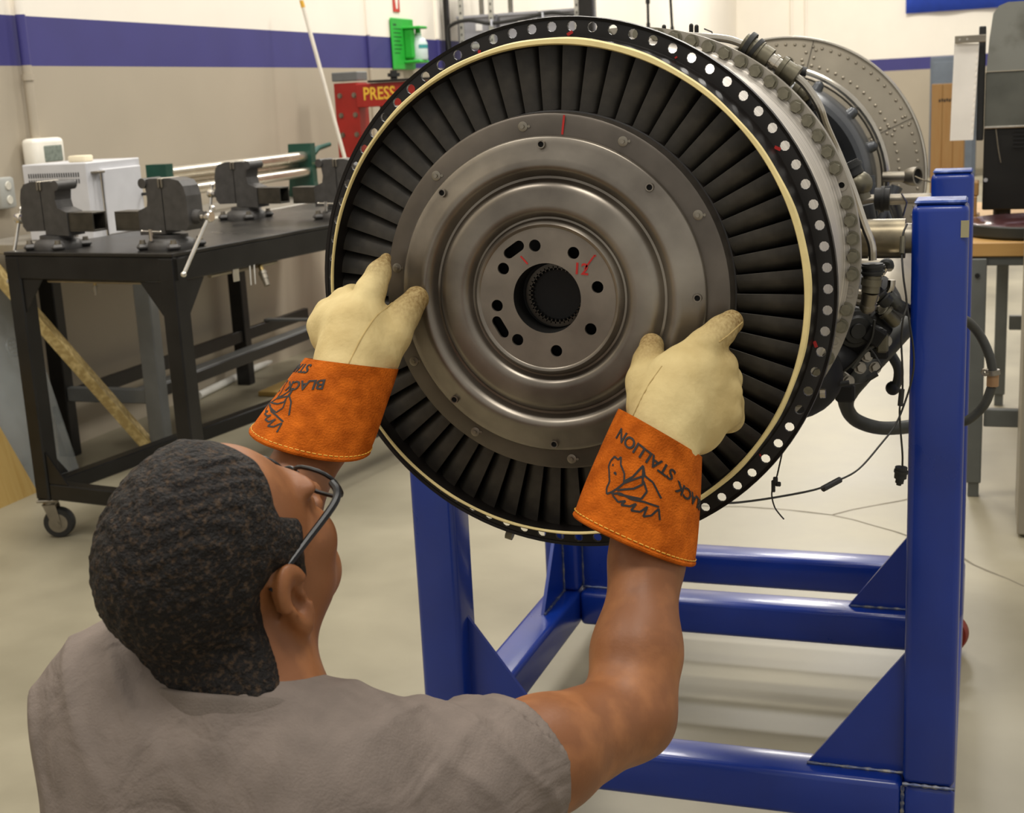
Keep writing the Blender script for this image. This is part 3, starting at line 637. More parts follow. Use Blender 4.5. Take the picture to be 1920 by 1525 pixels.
# white pole leaning in front of the press
a = Vector((-3.5746, 6.9500, 1.9983)); b = Vector((-3.3693, 6.9500, 1.0702)); t = (a.z)/(a.z-b.z)
po = thing('leaning_pole', 'thin white pole leaning by the red press', 'pole', tuple(a.lerp(b, t)))
MB().cyl(a.lerp(b, t), a, .011, n=12).build('shaft', mat('white_pole_paint', '#ddd6c8', .4), po, world=True); MB().cyl(a.lerp(b, .035), a.lerp(b, .075), .0118, n=12).build('yellow_band', mat('yellow_tape', '#d8a52a', .5), po, world=True)

# ---------------------------------------------------------------- eyewash station and sign on the left wall
ew = thing('eyewash_station', 'green eyewash station with white bottle on the left wall', 'eyewash', (-3.745, 8.71, 1.61))
M_eg = mat('bright_green_plastic', '#2fae3c', .35, 0, .08, 8)
MB().box((.008, 0, .168), (.014, .37, .335), .006).build('back_panel', M_eg, ew)
MB().box((.07, .07, .05), (.12, .16, .02), .006).box((.045, .03, .17), (.07, .05, .20), .012).box((.075, .06, .272), (.13, .14, .018), .006).build('bottle_holder', M_eg, ew)
bt = MB().lathe([(0, .062), (.055, .062), (.06, .075), (.06, .17), (.045, .20), (.022, .215), (.022, .235), (0, .235)], 24, (.085, .09, 0), (0, 0, 1)).build('bottle', mat('bottle_plastic', '#cfe0dc', .3, 0, .05, 8), ew)
MB().lathe([(.0605, .16), (.0605, .135)], 24, (.085, .09, 0), (0, 0, 1), arc=(-1.2, 1.2)).build('bottle_label', mat('teal_label', '#3f9a9a', .5), bt)
MB().lathe([(0, .262), (.018, .262), (.02, .235), (.024, .225)], 16, (.085, .09, 0), (0, 0, 1)).build('cap', M_eg, bt)
mt = mat('dark_green_print', '#0d4a1c', .6)
for i, wd in enumerate((.05, .13, .12, .13, .10, .13, .12, .09)): MB().box((.0155, -.10+wd/2-.06, .29-i*.026), (.0008, wd, .012 if i == 0 else .006)).build('print_line', mt, ew, smooth=False)
sg = thing('eyewash_sign', 'red and white down-arrow sign on the left wall above the eyewash station', 'sign', (-3.747, 8.66, 1.985))
MB().box((.002, 0, .11), (.004, .105, .22), .001).build('panel', mat('sign_red', '#c63a2a', .5), sg)
MB().prism([(-.04, .16), (-.018, .16), (0, .07), (.018, .16), (.04, .16), (.012, .02), (-.012, .02)], .001, Matrix(((0, 0, 1, .0045), (1, 0, 0, 0), (0, 1, 0, 0), (0, 0, 0, 1)))).build('arrow_print', mat('sign_white', '#f2ece0', .5), sg, smooth=False)

# ---------------------------------------------------------------- storage rack behind the engine
M_galv = mat('galvanised_steel', '#b9b8b2', .35, .6, .15, 20)
M_bin = mat('grey_bin_plastic', '#94949a', .5, 0, .06, 8)
Yr = 9.45
xl, xr = -3.70, -2.60
rk = thing('storage_rack', 'storage rack with grey bins in a black frame behind the engine', 'rack', (-3.15, 9.7, 0))
def kq(mb, name, m=None, **k): return mb.build(name, m or M_galv, rk, world=True, **k)
kq(MB().box((xl, Yr, 1.2), (.03, .05, 2.4), .003), 'frame_post', M_bench); kq(MB().box((xr-.055, Yr, 1.2), (.10, .06, 2.4), .003), 'frame_post', M_bench)
zs = 1.765
for y in (Yr+.06, Yr+.5):
    for x in (xl+.09, xl+.32, xr-.14):
        u_ = kq(MB().box((x, y, 1.2), (.035, .02, 2.4), .002), 'upright'); hole = None
        for k in range(16):
            if y < Yr+.1:
                o = MB().box((x, y-.0105, 1.55+.05*k), (.010, .001, .018)).build('slot', M_hole, u_, smooth=False, world=True)
for z in (1.40, zs, 2.16, .9, .4): kq(MB().box(((xl+xr)/2, Yr+.28, z), (xr-xl-.1, .48, .03), .003), 'shelf_board')
kq(MB().tube([(xl+.1, Yr+.1, 1.70), (xr-.4, Yr+.4, 1.62)], .01, 6), 'brace'); kq(MB().tube([(xl+.1, Yr+.1, 1.60), (xr-.1, Yr+.1, 1.71)], .01, 6), 'brace')
bn = None
def wb(x, y, z, lab):
    t = thing('storage_bin', lab, 'bin', (x, y, z), 0, 'grey bins on the storage rack')
    m = MB(); w, dpt, hh = .30, .38, .20
    m.box((0, 0, .004), (w-.03, dpt, .008), .002)
    for s_ in (-1, 1): m.box((s_*(w/2-.008), 0, hh/2), (.008, dpt, hh), .002)
    for s_ in (-1, 1): m.box((0, s_*(dpt/2-.004), hh/2), (w-.01, .008, hh), .002)
    m.box((0, -dpt/2-.004, hh-.01), (w, .02, .02), .003); m.build('tub', M_bin, t)
    MB().box((.02, -dpt/2-.003, .115), (.05, .002, .05)).build('label_card', bpy.data.materials.get('card_white') or mat('card_white', '#e6e4e2', .6), t)
for i, x in enumerate((-3.50, -3.18, -2.86)):
    wb(x, Yr+.26, zs+.016, ['left grey bin on the rack shelf behind the engine top', 'middle grey bin on the rack shelf behind the engine top', 'right grey bin beside the black rack post'][i])
kq(MB().tube([(-3.6772, 9.4000, 1.7231), (-3.6800, 9.4000, 1.8717), (-3.6314, 9.4000, 1.9241), (-3.5078, 9.4000, 1.9420), (-3.3479, 9.4000, 1.9099), (-3.1074, 9.4000, 1.9273), (-2.9096, 9.4000, 1.9541), (-2.7361, 9.4000, 1.9285)], .013, 8, smooth=5), 'cable', M_rubber)
for i, x in enumerate((922, 1018)): kq(MB().box(((-3.3361, 9.3900, 1.9125) if i == 0 else (-2.9542, 9.3900, 1.9351)), (.01, .03, .05), .002), 'cable_tie', mat('tie_white_%d' % i, '#cfd2dc', .5))
# two black cords hanging from the ceiling
for i, (p, q) in enumerate(((((-1.8773, 8.0000, 1.9631)), ((-1.8784, 8.0000, 1.6948))), (((-1.7458, 8.0000, 1.9538)), ((-1.7340, 8.0000, 1.6563))))):
    t = thing('hanging_cord', ['left black cord hanging above the engine', 'right black cord hanging above the engine'][i], 'cord', q, 0, 'black cords hanging above the engine')
    p, q = Vector(p), Vector(q); MB().tube([p+(p-q).normalized()*3, p, q], .008, 8).build('cable', M_rubber, t, world=True); MB().cyl(q, q+(p-q)*.3, .012, .011, 12).build('plug', M_rubber, t, world=True)
    if i == 0: MB().cyl(p.lerp(q, .2), p.lerp(q, .3), .013, n=10).build('cord_grip', M_rubber, t, world=True)

# ---------------------------------------------------------------- far end of the hall
bnr = MB(); nx = 24
for j in range(2):
    for i in range(nx+1):
        x = -1.2+i*(2.6/nx); bnr.v.append((x, 21.93+.02*math.sin(i*.9+j), 2.315+.008*i/nx+j*.9))
for i in range(nx): bnr.f.append((i, i+1, nx+2+i, nx+1+i)); bnr.mi.append(0)
o = bnr.build('banner', mat('royal_blue_banner', '#2f4fc2', .6)); md = o.modifiers.new('th', 'SOLIDIFY'); md.thickness = .004
tag(o, 'royal blue banner high on the far wall at the top right', 'banner')
cab = thing('grey_locker', 'tall grey metal locker against the far wall', 'locker', (-.45, 20.3, 0))
MB().box((.0, 0, .82), (.62, .5, 1.64), .01).build('body', mat('slate_locker', '#565e68', .5), cab); MB().box((.0, -.255, .82), (.54, .012, 1.5), .004).build('door', mat('slate_locker_door', '#59616b', .5), cab); MB().box((.2, -.265, .85), (.02, .012, .12), .003).build('handle', M_dull, cab)
M_pine = mat('pine_board', '#9c7643', .6, 0, .2, 5, stretch=(10, 10, 1), col2='#8a6434')
cr = thing('wooden_crate', 'tall brown wooden crate with a dark stamped mark, far behind the blue posts', 'crate', (-.16, 11.0, 0))
q0 = Vector((-0.4045, 11.0000, 1.3315)); q1 = Vector((-0.2126, 11.0000, 1.3220)); x0, x1, zt = q0.x, q1.x+.05, q0.z
for k in range(3): xx = x0+(x1-x0)*(k+.5)/3; MB().box((xx, 11, zt/2), ((x1-x0)/3-.001, .03, zt), .003).build('plank', M_pine, cr, world=True)
MB().box(((x0+x1)/2, 11.25, zt/2), (x1-x0, .46, zt-.02), .004).build('crate_box', M_pine, cr, world=True); MB().box((x1-.03, 10.975, zt-.05), (.06, .02, .10), .003).build('batten', mat('pale_batten', '#d2b07a', .6), cr, world=True)
for k in range(6): MB().box((x0+.06+k*.018, 10.984, zt-.125+.004*(k % 2)), (.012, .001, .022)).build('stamp', M_hole, cr, smooth=False, world=True)
for i, x in enumerate((1284, 1304)):
    c = Vector((-4.5479, 21.9000, 2.5775)) if i == 0 else Vector((-4.3783, 21.9000, 2.5663))
    tag(MB().cyl((-2.9+i*.22, 21.97, 1.7), (-2.9+i*.22, 21.97, 6), .02, n=10).build('wall_pipe', M_white), ['left of two thin white pipes running up the far wall', 'right of two thin white pipes running up the far wall'][i], 'pipe')

# ---------------------------------------------------------------- work table at the right and what stands on it
M_block = mat('butcher_block', '#c49a5a', .45, 0, .15, 5, stretch=(1, 14, 6), col2='#b0864a')
M_tleg = mat('dark_grey_table_steel', '#5f625f', .45, .1, .12, 10)
wt = thing('work_table', 'work table with butcher block top and grey steel legs at the right', 'table', (.6, 5.35, 0))
def tp(mb, name, m=None, **k): return mb.build(name, m or M_tleg, wt, world=True, **k)
for k in range(5): tp(MB().box((.60, 4.65+.15+k*.30, .839), (1.36, .298, .046), .003), 'top_plank', M_block)
tp(MB().box((.60, 4.68, .80), (1.30, .03, .03), .003), 'apron')
for x in (-.012, 1.2):
    for y in (4.675, 6.05):
        dx = .09 if (y > 5 and x < 0) else 0
        l = tp(MB().box((x+dx, y, .43), (.048, .05, .76), .003), 'leg'); MB().box((x+dx, y, .03), (.036, .036, .06), .002).build('foot', M_tleg, l, world=True)
        for dz in (.755,): MB().cyl((x+dx-.005, y-.026, dz), (x+dx-.005, y-.032, dz), .008, n=10).build('bolt', M_hole, l, world=True)
tp(MB().box((.6, 4.675, .275), (1.17, .03, .06), .003), 'stretcher'); tp(MB().box((.65, 6.05, .36), (1.08, .03, .06), .003), 'stretcher')
tt = thing('turntable', 'thick dark round turntable with reddish top on the work table', 'turntable', (.18, 4.92, .862))
MB().lathe([(0, .004), (.245, .004), (.25, .01), (.25, .040), (.247, .044), (0, .044)], 64, axis=(0, 0, 1)).build('disc', mat('dark_green_grey_edge', '#2c2d28', .5, .2), tt)
MB().lathe([(0, .0465), (.235, .0465), (.24, .044)], 64, axis=(0, 0, 1)).build('top_plate', mat('wine_red_top', '#5d3436', .2, .3, .3, 8, col2='#8c7a86'), tt); MB().lathe([(.0, .07), (.07, .07), (.08, .065), (.085, .05), (.085, .045)], 32, (.05, 0, 0), (0, 0, 1)).build('raised_rim', mat('wine_red_rim', '#43211f', .3, .3), tt)
cb = thing('wood_block_stack', 'pale wood blocks on the work table behind the blue post', 'wood', (-.062, 5.19, .862))
MB().box((.0, 0, .02), (.09, .16, .04), .003).build('block', M_pine, cb); MB().box((.012, -.02, .075), (.045, .1, .07), .003).build('block', mat('brown_block', '#8f6a3c', .6), cb); MB().box((-.005, 0, .135), (.09, .12, .05), .004).build('block', M_pine, cb)
M_mott = mat('mottled_grey_cowl', '#8f9088', .5, .4, .2, 9, col2='#5f5e54', c2pos=(.5, .72), detail=8, bump=.05, bscale=30)
Ym = 5.25
mc = thing('cooling_unit', 'tall unit with mottled grey cowl, black housing and bright aluminium side panel', 'machine', (.30, Ym+.2, .909))
def mp(mb, name, m=None, **k): return mb.build(name, m or M_mott, mc, world=True, **k)
mx0 = -.012
cw = [(mx0+.004, 1.402), (mx0+.012, 1.52), (mx0+.022, 1.60), (mx0+.04, 1.625), (mx0+.07, 1.636), (.60, 1.636), (.60, 1.402)]
mp(MB().prism(cw, .34, Matrix(((1, 0, 0, 0), (0, 0, 1, Ym), (0, 1, 0, 0), (0, 0, 0, 1)))), 'cowl', smooth=True, ang=50)
mp(MB().box((.29, Ym+.17, 1.302), (.60, .33, .196), .004), 'lower_panel', mat('dark_grey_panel', '#5f6059', .35, .5, .25, 7)); mp(MB().box((.29, Ym+.004, 1.206), (.60, .02, .008), .002), 'edge_trim', M_steel)
mp(MB().box((.28, Ym+.17, 1.057), (.58, .33, .292), .004), 'housing', mat('black_housing', '#141412', .4, .2, .2, 12))
for k in range(5): mp(MB().box((.16, Ym+.002, 1.19-k*.014), (.14, .006, .004)), 'louvre', M_hole, smooth=False)
mp(MB().tube([(.03, Ym-.002, 1.20), (.04, Ym-.003, 1.13), (.05, Ym-.002, 1.08)], .002, 6), 'lead_wire', M_dull); mp(MB().hexbolt((.0, Ym-.002, 1.02), (0, -1, 0), .006, .008), 'bolt', M_chrome)
mp(MB().box((mx0-.012, Ym+.17, 1.36), (.024, .30, .40), .003), 'black_spacer', M_rubber)
M_alu = mat('bright_aluminium_sheet', '#efeae1', .35, .25, .08, 6)
al = mp(MB().add([(-.118, Ym-.02, 1.505), (-.034, Ym-.02, 1.50), (-.046, Ym-.02, 1.165), (-.126, Ym-.02, 1.165), (-.118, Ym+.25, 1.505), (-.034, Ym+.25, 1.50), (-.046, Ym+.25, 1.165), (-.126, Ym+.25, 1.165)], [(0, 1, 2, 3), (7, 6, 5, 4), (0, 4, 5, 1), (1, 5, 6, 2), (2, 6, 7, 3), (3, 7, 4, 0)]), 'side_panel', M_alu, smooth=False)
mp(MB().box((-.064, Ym-.03, 1.517), (.105, .012, .026), .002), 'bracket', M_dull)
for x in (-.10, -.075): mp(MB().cyl((x, Ym-.037, 1.517), (x, Ym-.034, 1.517), .004, n=8), 'screw', M_steel)
for k in range(14): mp(MB().box((-.040-.0008*k, Ym-.0215, 1.48-k*.022), (.004, .002, .010)), 'notch', M_white, smooth=False)
for fx, fy in ((.06, .06), (.5, .06), (.06, .28), (.5, .28)): mp(MB().cyl((fx, Ym+fy, .8625), (fx, Ym+fy, .912), .03, n=16), 'foot', M_rubber)
bc = thing('beige_cabinet', 'beige metal cabinet side at the right edge of the picture', 'cabinet', (.45, 4.4, 0))
M_beige = mat('beige_cabinet_paint', '#8d8676', .5, 0, .08, 6)
MB().box((-.0, 0, .64), (.66, .32, 1.26), .004).build('body', M_beige, bc); MB().box((0, 0, .03), (.60, .28, .06), .003).build('plinth', M_beige, bc); MB().box((-.05, -.165, .67), (.5, .012, 1.1), .003).build('door', M_beige, bc)

# ---------------------------------------------------------------- plumbing and accessories on the engine's right side
def ea(mb, name, m, **k): return mb.build(name, m, eng, world=True, **k)
def seg(p, q, rings, name, m):
    """stepped cylinder from p to q; rings = [(t0, t1, r)]"""
    p, q = Vector(p), Vector(q); mb = MB()
    for t0, t1, r in rings: mb.cyl(p.lerp(q, t0), p.lerp(q, t1), r, n=18)
    return ea(mb, name, m)
ea(MB().tube([(-0.4966, 2.0600, 1.4844), (-0.4237, 2.0600, 1.4746), (-0.3682, 2.0600, 1.4667), (-0.3400, 2.0600, 1.4567)], .0055, 10, smooth=6), 'fuel_tube', M_steel)
c1 = seg((-0.3415, 2.0600, 1.4598), (-0.3036, 2.0600, 1.4334), [(0, 1, .0155), (.42, .62, .0175), (.7, 1, .0165)], 'cable_connector', M_olive)
ea(MB().cyl((-0.3376, 2.0600, 1.4566), (-0.3314, 2.0600, 1.4524), .0215, n=18), 'rubber_ring', M_rubber); ea(MB().cyl((-0.3268, 2.0600, 1.4499), (-0.3221, 2.0600, 1.4458), .0195, n=18), 'rubber_ring', M_rubber)
seg((-0.3036, 2.0600, 1.4334), (-0.2882, 2.0600, 1.4220), [(0, 1, .011), (.3, .6, .0135)], 'pipe_union', M_steel)
seg((-0.2889, 2.0600, 1.4228), (-0.2651, 2.0600, 1.4064), [(0, 1, .0155), (.0, .25, .0175), (.75, 1, .017)], 'cable_connector', M_olive)
ea(MB().tube([(-0.2856, 2.0800, 1.4035), (-0.2778, 2.0800, 1.3970)], .012, 10), 'elbow_block', M_rubber)
ea(MB().tube([(-0.2687, 2.0700, 1.4081), (-0.2549, 2.0700, 1.3959), (-0.2403, 2.0700, 1.3754), (-0.2318, 2.0700, 1.3590), (-0.2252, 2.0800, 1.3354), (-0.2085, 2.1000, 1.2911), (-0.1880, 2.1000, 1.2394), (-0.1698, 2.0900, 1.1884), (-0.1579, 2.0800, 1.1592), (-0.1561, 2.0800, 1.1353)], .0062, 10, smooth=6), 'fuel_tube', M_steel)
ea(MB().tube([(-0.2453, 2.1200, 1.3701), (-0.2341, 2.1400, 1.3336), (-0.2215, 2.1500, 1.2968)], .004, 8, smooth=5), 'thin_tube', M_steel)
seg((-0.2768, 2.1200, 1.3911), (-0.2579, 2.1200, 1.3785), [(0, 1, .013), (.0, .4, .017)], 'elbow_fitting', M_olive); ea(MB().sphere((-0.2626, 2.1200, 1.3819), .014), 'elbow_fitting', M_olive)
ea(MB().cyl((-0.2567, 2.1300, 1.3704), (-0.2448, 2.1300, 1.3581), .013, n=16).cyl((-0.2544, 2.1300, 1.3680), (-0.2512, 2.1300, 1.3647), .016, n=16), 'rubber_boot', M_rubber)
# lower connector stack
ea(MB().cyl((-0.1561, 2.0800, 1.1305), (-0.1559, 2.0800, 1.1129), .0155, n=20).cyl((-0.1561, 2.0800, 1.1281), (-0.1560, 2.0800, 1.1249), .018, n=20).cyl((-0.1560, 2.0800, 1.1193), (-0.1559, 2.0800, 1.1161), .018, n=20), 'rubber_boot', M_rubber)
seg((-0.1559, 2.0800, 1.1129), (-0.1588, 2.0800, 1.0872), [(0, 1, .0135), (.2, .6, .0155)], 'hydraulic_fitting', M_olive); ea(MB().cyl((-0.1580, 2.0800, 1.0888), (-0.1632, 2.0900, 1.0638), .013, .011, 18).sphere((-0.1632, 2.0900, 1.0646), .013), 'hydraulic_fitting', M_dull)
ea(MB().tube([(-0.1339, 2.1200, 1.1179), (-0.1340, 2.1200, 1.1252), (-0.1403, 2.1200, 1.1268), (-0.1465, 2.1200, 1.1204), (-0.1479, 2.1200, 1.1106)], .006, 8, smooth=4), 'rubber_loop', M_rubber); ea(MB().cyl((-0.1456, 2.1100, 1.1087), (-0.1380, 2.1100, 1.1192), .004, n=8).cyl((-0.1520, 2.1100, 1.1153), (-0.1409, 2.1100, 1.1079), .003, n=8), 'latch_pin', M_steel)
ea(MB().tube([(-0.1355, 2.2000, 1.0886), (-0.1370, 2.2000, 1.0760), (-0.1450, 2.2000, 1.0632), (-0.1530, 2.2000, 1.0538)], .006, 10, smooth=4), 'silver_elbow', M_steel); ea(MB().cyl((-0.1539, 2.1200, 1.0812), (-0.1393, 2.1400, 1.0633), .011, n=14).cyl((-0.1491, 2.1200, 1.0771), (-0.1476, 2.1200, 1.0755), .014, n=14).cyl((-0.1442, 2.1300, 1.0698), (-0.1426, 2.1300, 1.0682), .014, n=14), 'threaded_fitting', M_rubber)
# accessory gearbox, pumps
ea(MB().sphere((-0.2114, 2.4500, 0.9818), .085, 20, 14, (1, 1.6, 1.1)), 'accessory_gearbox', M_dark); ea(MB().sphere((-0.2386, 2.4000, 0.9255), .065, 20, 14, (.9, 1.8, .8)), 'gearbox_sump', M_dark)
ea(MB().sphere((-0.2864, 2.1200, 0.9479), .085, 24, 16, (1, 1.3, .8)), 'oil_tank', M_dark)
p = Vector((-0.1822, 2.1600, 1.0127)); ea(MB().lathe([(0, 0), (.012, 0), (.013, .004), (.021, .005), (.024, .010), (.030, .012), (.031, .07)], 28, p, (-.45, 1, .15)), 'pump', M_rubber)
ea(MB().cyl((-0.1709, 2.2000, 1.0332), (-0.1456, 2.2200, 0.9997), .014, n=16).cyl((-0.1675, 2.2000, 1.0290), (-0.1626, 2.2000, 1.0238), .0165, n=16), 'actuator', M_dark); ea(MB().cyl((-0.1474, 2.1800, 1.0452), (-0.1281, 2.2000, 1.0206), .010, n=14).cyl((-0.1433, 2.1800, 1.0409), (-0.1401, 2.1800, 1.0376), .013, n=14), 'actuator', M_olive)
ea(MB().tube([(-0.1384, 2.2000, 1.0632), (-0.1253, 2.2000, 1.0488), (-0.1112, 2.2800, 1.0264), (-0.1011, 2.3200, 1.0136)], .010, 10, smooth=5), 'oil_line', M_hose)
for i, (x, y) in enumerate(((1650, 650), (1625, 668), (1660, 640), (1590, 715), (1612, 690), (1640, 690))):
    o = MB().hexbolt((0, 0, 0), (.4, -1, .2), .008, .012).build('small_bolt', M_dull, eng); o.location = Vector([(-0.1522, 2.2000, 0.9816), (-0.1728, 2.2000, 0.9657), (-0.1441, 2.2000, 0.9904), (-0.2017, 2.2000, 0.9240), (-0.1834, 2.2000, 0.9463), (-0.1601, 2.2000, 0.9467)][i])-eng.location
ea(MB().tube([(-0.1934, 2.1800, 0.9502), (-0.1754, 2.1800, 0.9765), (-0.1591, 2.1800, 0.9896), (-0.1495, 2.1800, 1.0154)], .004, 8, smooth=5), 'thin_line', M_hose); ea(MB().tube([(-0.2146, 2.1600, 0.9409), (-0.1900, 2.1600, 0.9630), (-0.1641, 2.1600, 0.9976), (-0.1580, 2.1600, 1.0315)], .0025, 6, smooth=5), 'thin_line', M_wire)
for x0, y0, x1, y1 in ((0, 0, 0, 0),): pass
ea(MB().box((-0.1538, 2.2000, 0.9729), (.03, .02, .02), .003), 'valve_block', M_dark); ea(MB().box((-0.1475, 2.1900, 0.9896), (.018, .02, .03), .003), 'valve_block', M_olive); ea(MB().box((-0.2058, 2.2000, 0.9062), (.03, .03, .03), .004), 'drain_block', M_dark); ea(MB().box((-0.1592, 2.1800, 1.0042), (.03, .03, .028), .003, Matrix.Rotation(.6, 3, 'Y')), 'valve_block', M_dark)
# big hose sagging behind the right post and looping out past it
ea(MB().tube([(-0.0830, 2.4000, 1.0142), (-0.1199, 2.3600, 0.9858), (-0.1567, 2.3300, 0.9460), (-0.1898, 2.3100, 0.9089), (-0.2117, 2.3100, 0.8788), (-0.2133, 2.3100, 0.8536), (-0.1998, 2.3300, 0.8276), (-0.1662, 2.3600, 0.8079), (-0.1282, 2.4000, 0.7993), (-0.0853, 2.4500, 0.7951), (-0.0414, 2.5200, 0.7823), (-0.0185, 2.5200, 0.7870), (0.0082, 2.5200, 0.8155), (0.0208, 2.5200, 0.8503)], [.0165]*5+[.0120]*5+[.0085]*4, 14, smooth=6), 'hose', M_hose)
ea(MB().tube([(0.0221, 2.5200, 0.8698), (0.0157, 2.5200, 0.9038), (-0.0015, 2.5200, 0.9423), (-0.0254, 2.5000, 0.9726), (-0.0623, 2.4500, 0.9969)], .0085, 12, smooth=6), 'hose', M_hose)
ea(MB().cyl((0.0217, 2.5200, 0.8513), (0.0219, 2.5200, 0.8747), .0105, n=14), 'tan_hose_end', mat('tan_hose', '#9a7650', .5)); cl = ea(MB().cyl((0.0220, 2.5200, 0.8718), (0.0209, 2.5200, 0.8805), .0125, n=16), 'hose_clamp', M_dull); ea(MB().tube([(0.0127, 2.5000, 0.8836), (0.0064, 2.5000, 0.8854), (0.0038, 2.5000, 0.8795), (0.0084, 2.5000, 0.8757), (0.0137, 2.5000, 0.8787)], .003, 6, smooth=3), 'clamp_screw', M_dull)
ea(MB().tube([(-0.1473, 2.3600, 0.9421), (-0.1329, 2.3600, 0.9145), (-0.1334, 2.3600, 0.8911), (-0.1394, 2.3600, 0.8788)], .0085, 12, smooth=5), 'drain_hose', M_hose); ea(MB().sphere((-0.1412, 2.3600, 0.8787), .0125), 'hose_cap', M_rubber)
# grey struts and rear pipes
def arc(r, y, a0, a1, n=24): return [(EX+r*math.cos(math.radians(a0+(a1-a0)*i/n)), EY+y, EZ+r*math.sin(math.radians(a0+(a1-a0)*i/n))) for i in range(n+1)]
ea(MB().tube(arc(.290, 1.735, 96, -18), .0075, 10), 'manifold_tube', M_steel); ea(MB().tube(arc(.276, 1.78, 86, -22), .005, 8), 'manifold_tube', M_dull)
q = Vector((EX+.29*math.cos(math.radians(73)), EY+1.735, EZ+.29*math.sin(math.radians(73)))); ea(MB().cyl(q-Vector((.015, 0, -.004)), q+Vector((.013, 0, -.005)), .0115, n=14), 'tube_clamp', M_rubber)
ea(MB().cyl((-0.2322, 3.3800, 1.1687), (-0.1626, 3.3800, 1.1679), .0125, n=18), 'bleed_pipe', M_dull); ea(MB().lathe([(.0125, -.03), (.02, -.012), (.0225, 0), (.0225, .014), (.018, .014), (.016, 0)], 24, (-0.1626, 3.3800, 1.1679), (.85, -.5, .05)), 'pipe_flare', M_dull); ea(MB().lathe([(.017, .008), (0, .004)], 20, (-0.1626, 3.3800, 1.1679), (.85, -.5, .05)), 'pipe_bore', M_hole)
ea(MB().tube([(-0.1563, 3.3500, 1.1699), (-0.1349, 3.3000, 1.1642), (-0.1102, 3.2000, 1.1661)], .002, 6, smooth=4), 'lock_wire', M_steel)
for (a_, b_) in (((-0.2299, 3.3000, 1.1373), (-0.1988, 3.2800, 1.0606)), ((-0.1941, 3.3000, 1.1511), (-0.2325, 3.2800, 1.0612)), ((-0.1901, 3.0500, 1.1452), (-0.1721, 3.1000, 1.0790)), ((-0.2569, 3.3000, 1.1774), (-0.2436, 3.3000, 1.0593))): ea(MB().cyl(a_, b_, .014, .011, 12), 'mount_strut', M_gcase)
ea(MB().cyl((-0.2220, 3.0000, 1.1480), (-0.1913, 3.0000, 1.1473), .024, n=20).cyl((-0.2089, 3.0000, 1.1477), (-0.2023, 3.0000, 1.1475), .028, n=20), 'mount_bearing', M_dark); ea(MB().cyl((-0.2181, 3.3000, 1.1518), (-0.2102, 3.3000, 1.1022), .02, n=16), 'lug_plate', M_gcase)
ea(MB().tube([(-0.1676, 3.0000, 1.1590), (-0.1564, 3.0000, 1.1397), (-0.1636, 3.0000, 1.1118)], .002, 6), 'lock_wire', M_steel)
c = Vector((-0.1895, 2.7500, 0.9897)); ea(MB().lathe([(0, -.26), (.045, -.25), (.072, -.20), (.08, -.10), (.08, .22), (.07, .30), (0, .32)], 28, c), 'lower_duct', M_bulk)
def stub(p, r=.008, to=.2, m=None):
    """short pipe from a fitting in to the core case"""
    p = Vector(p); ax = Vector((EX, p.y, EZ)); d = (ax-p).normalized(); q = ax-d*to
    if (ax-p).length > to: ea(MB().tube([p, p+d*.02+Vector((0, .01, 0)), q], r, 10, smooth=4), 'feed_pipe', m or M_dull)
for p in ((-0.2026, 2.4000, 1.2251), (-0.2151, 2.4000, 1.2461), (-0.1835, 2.3000, 1.1828), (-0.2626, 2.1200, 1.3819), (-0.2528, 2.1300, 1.3655), (-0.1539, 2.1000, 1.0745), (-0.1340, 2.1200, 1.1203), (-0.1709, 2.2000, 1.0332), (-0.1474, 2.1800, 1.0452), (-0.1606, 2.2000, 0.9902), (-0.2017, 2.2000, 0.9240), (-0.1895, 2.7500, 0.9897), (-0.1791, 2.6000, 1.0120)): stub(p)
# black cased bits between flange and grey ring
ea(MB().cyl((-0.2223, 2.4000, 1.2616), (-0.2115, 2.4000, 1.2388), .018, n=16).cyl((-0.2196, 2.4000, 1.2561), (-0.2169, 2.4000, 1.2507), .021, n=16), 'rubber_boot', M_rubber); ea(MB().sphere((-0.2026, 2.4000, 1.2251), .022).cyl((-0.2079, 2.4000, 1.2297), (-0.1970, 2.4000, 1.1979), .015, n=14), 'elbow_fitting', M_olive)
ea(MB().cyl((-0.1871, 2.3000, 1.1976), (-0.1817, 2.3000, 1.1714), .016, n=14), 'rubber_boot', M_rubber)
# things sticking up on top of the case
for x, y0_, y1_, r in ((0, 0, 0, 0),): pass
for a_, b_ in (((-0.5135, 2.3000, 1.4901), (-0.5133, 2.3000, 1.5003)), ((-0.4677, 2.3000, 1.4856), (-0.4674, 2.3000, 1.4992)), ((-0.4588, 2.3000, 1.4833), (-0.4585, 2.3000, 1.4969))): ea(MB().cyl(a_, b_, .0036, n=10).sphere(b_, .0036), 'cap_stud', M_rubber)
ea(MB().tube([(-0.4461, 2.3000, 1.4928), (-0.4329, 2.3000, 1.4868), (-0.4322, 2.3000, 1.4766)], .0012, 6), 'lock_wire', M_wire)
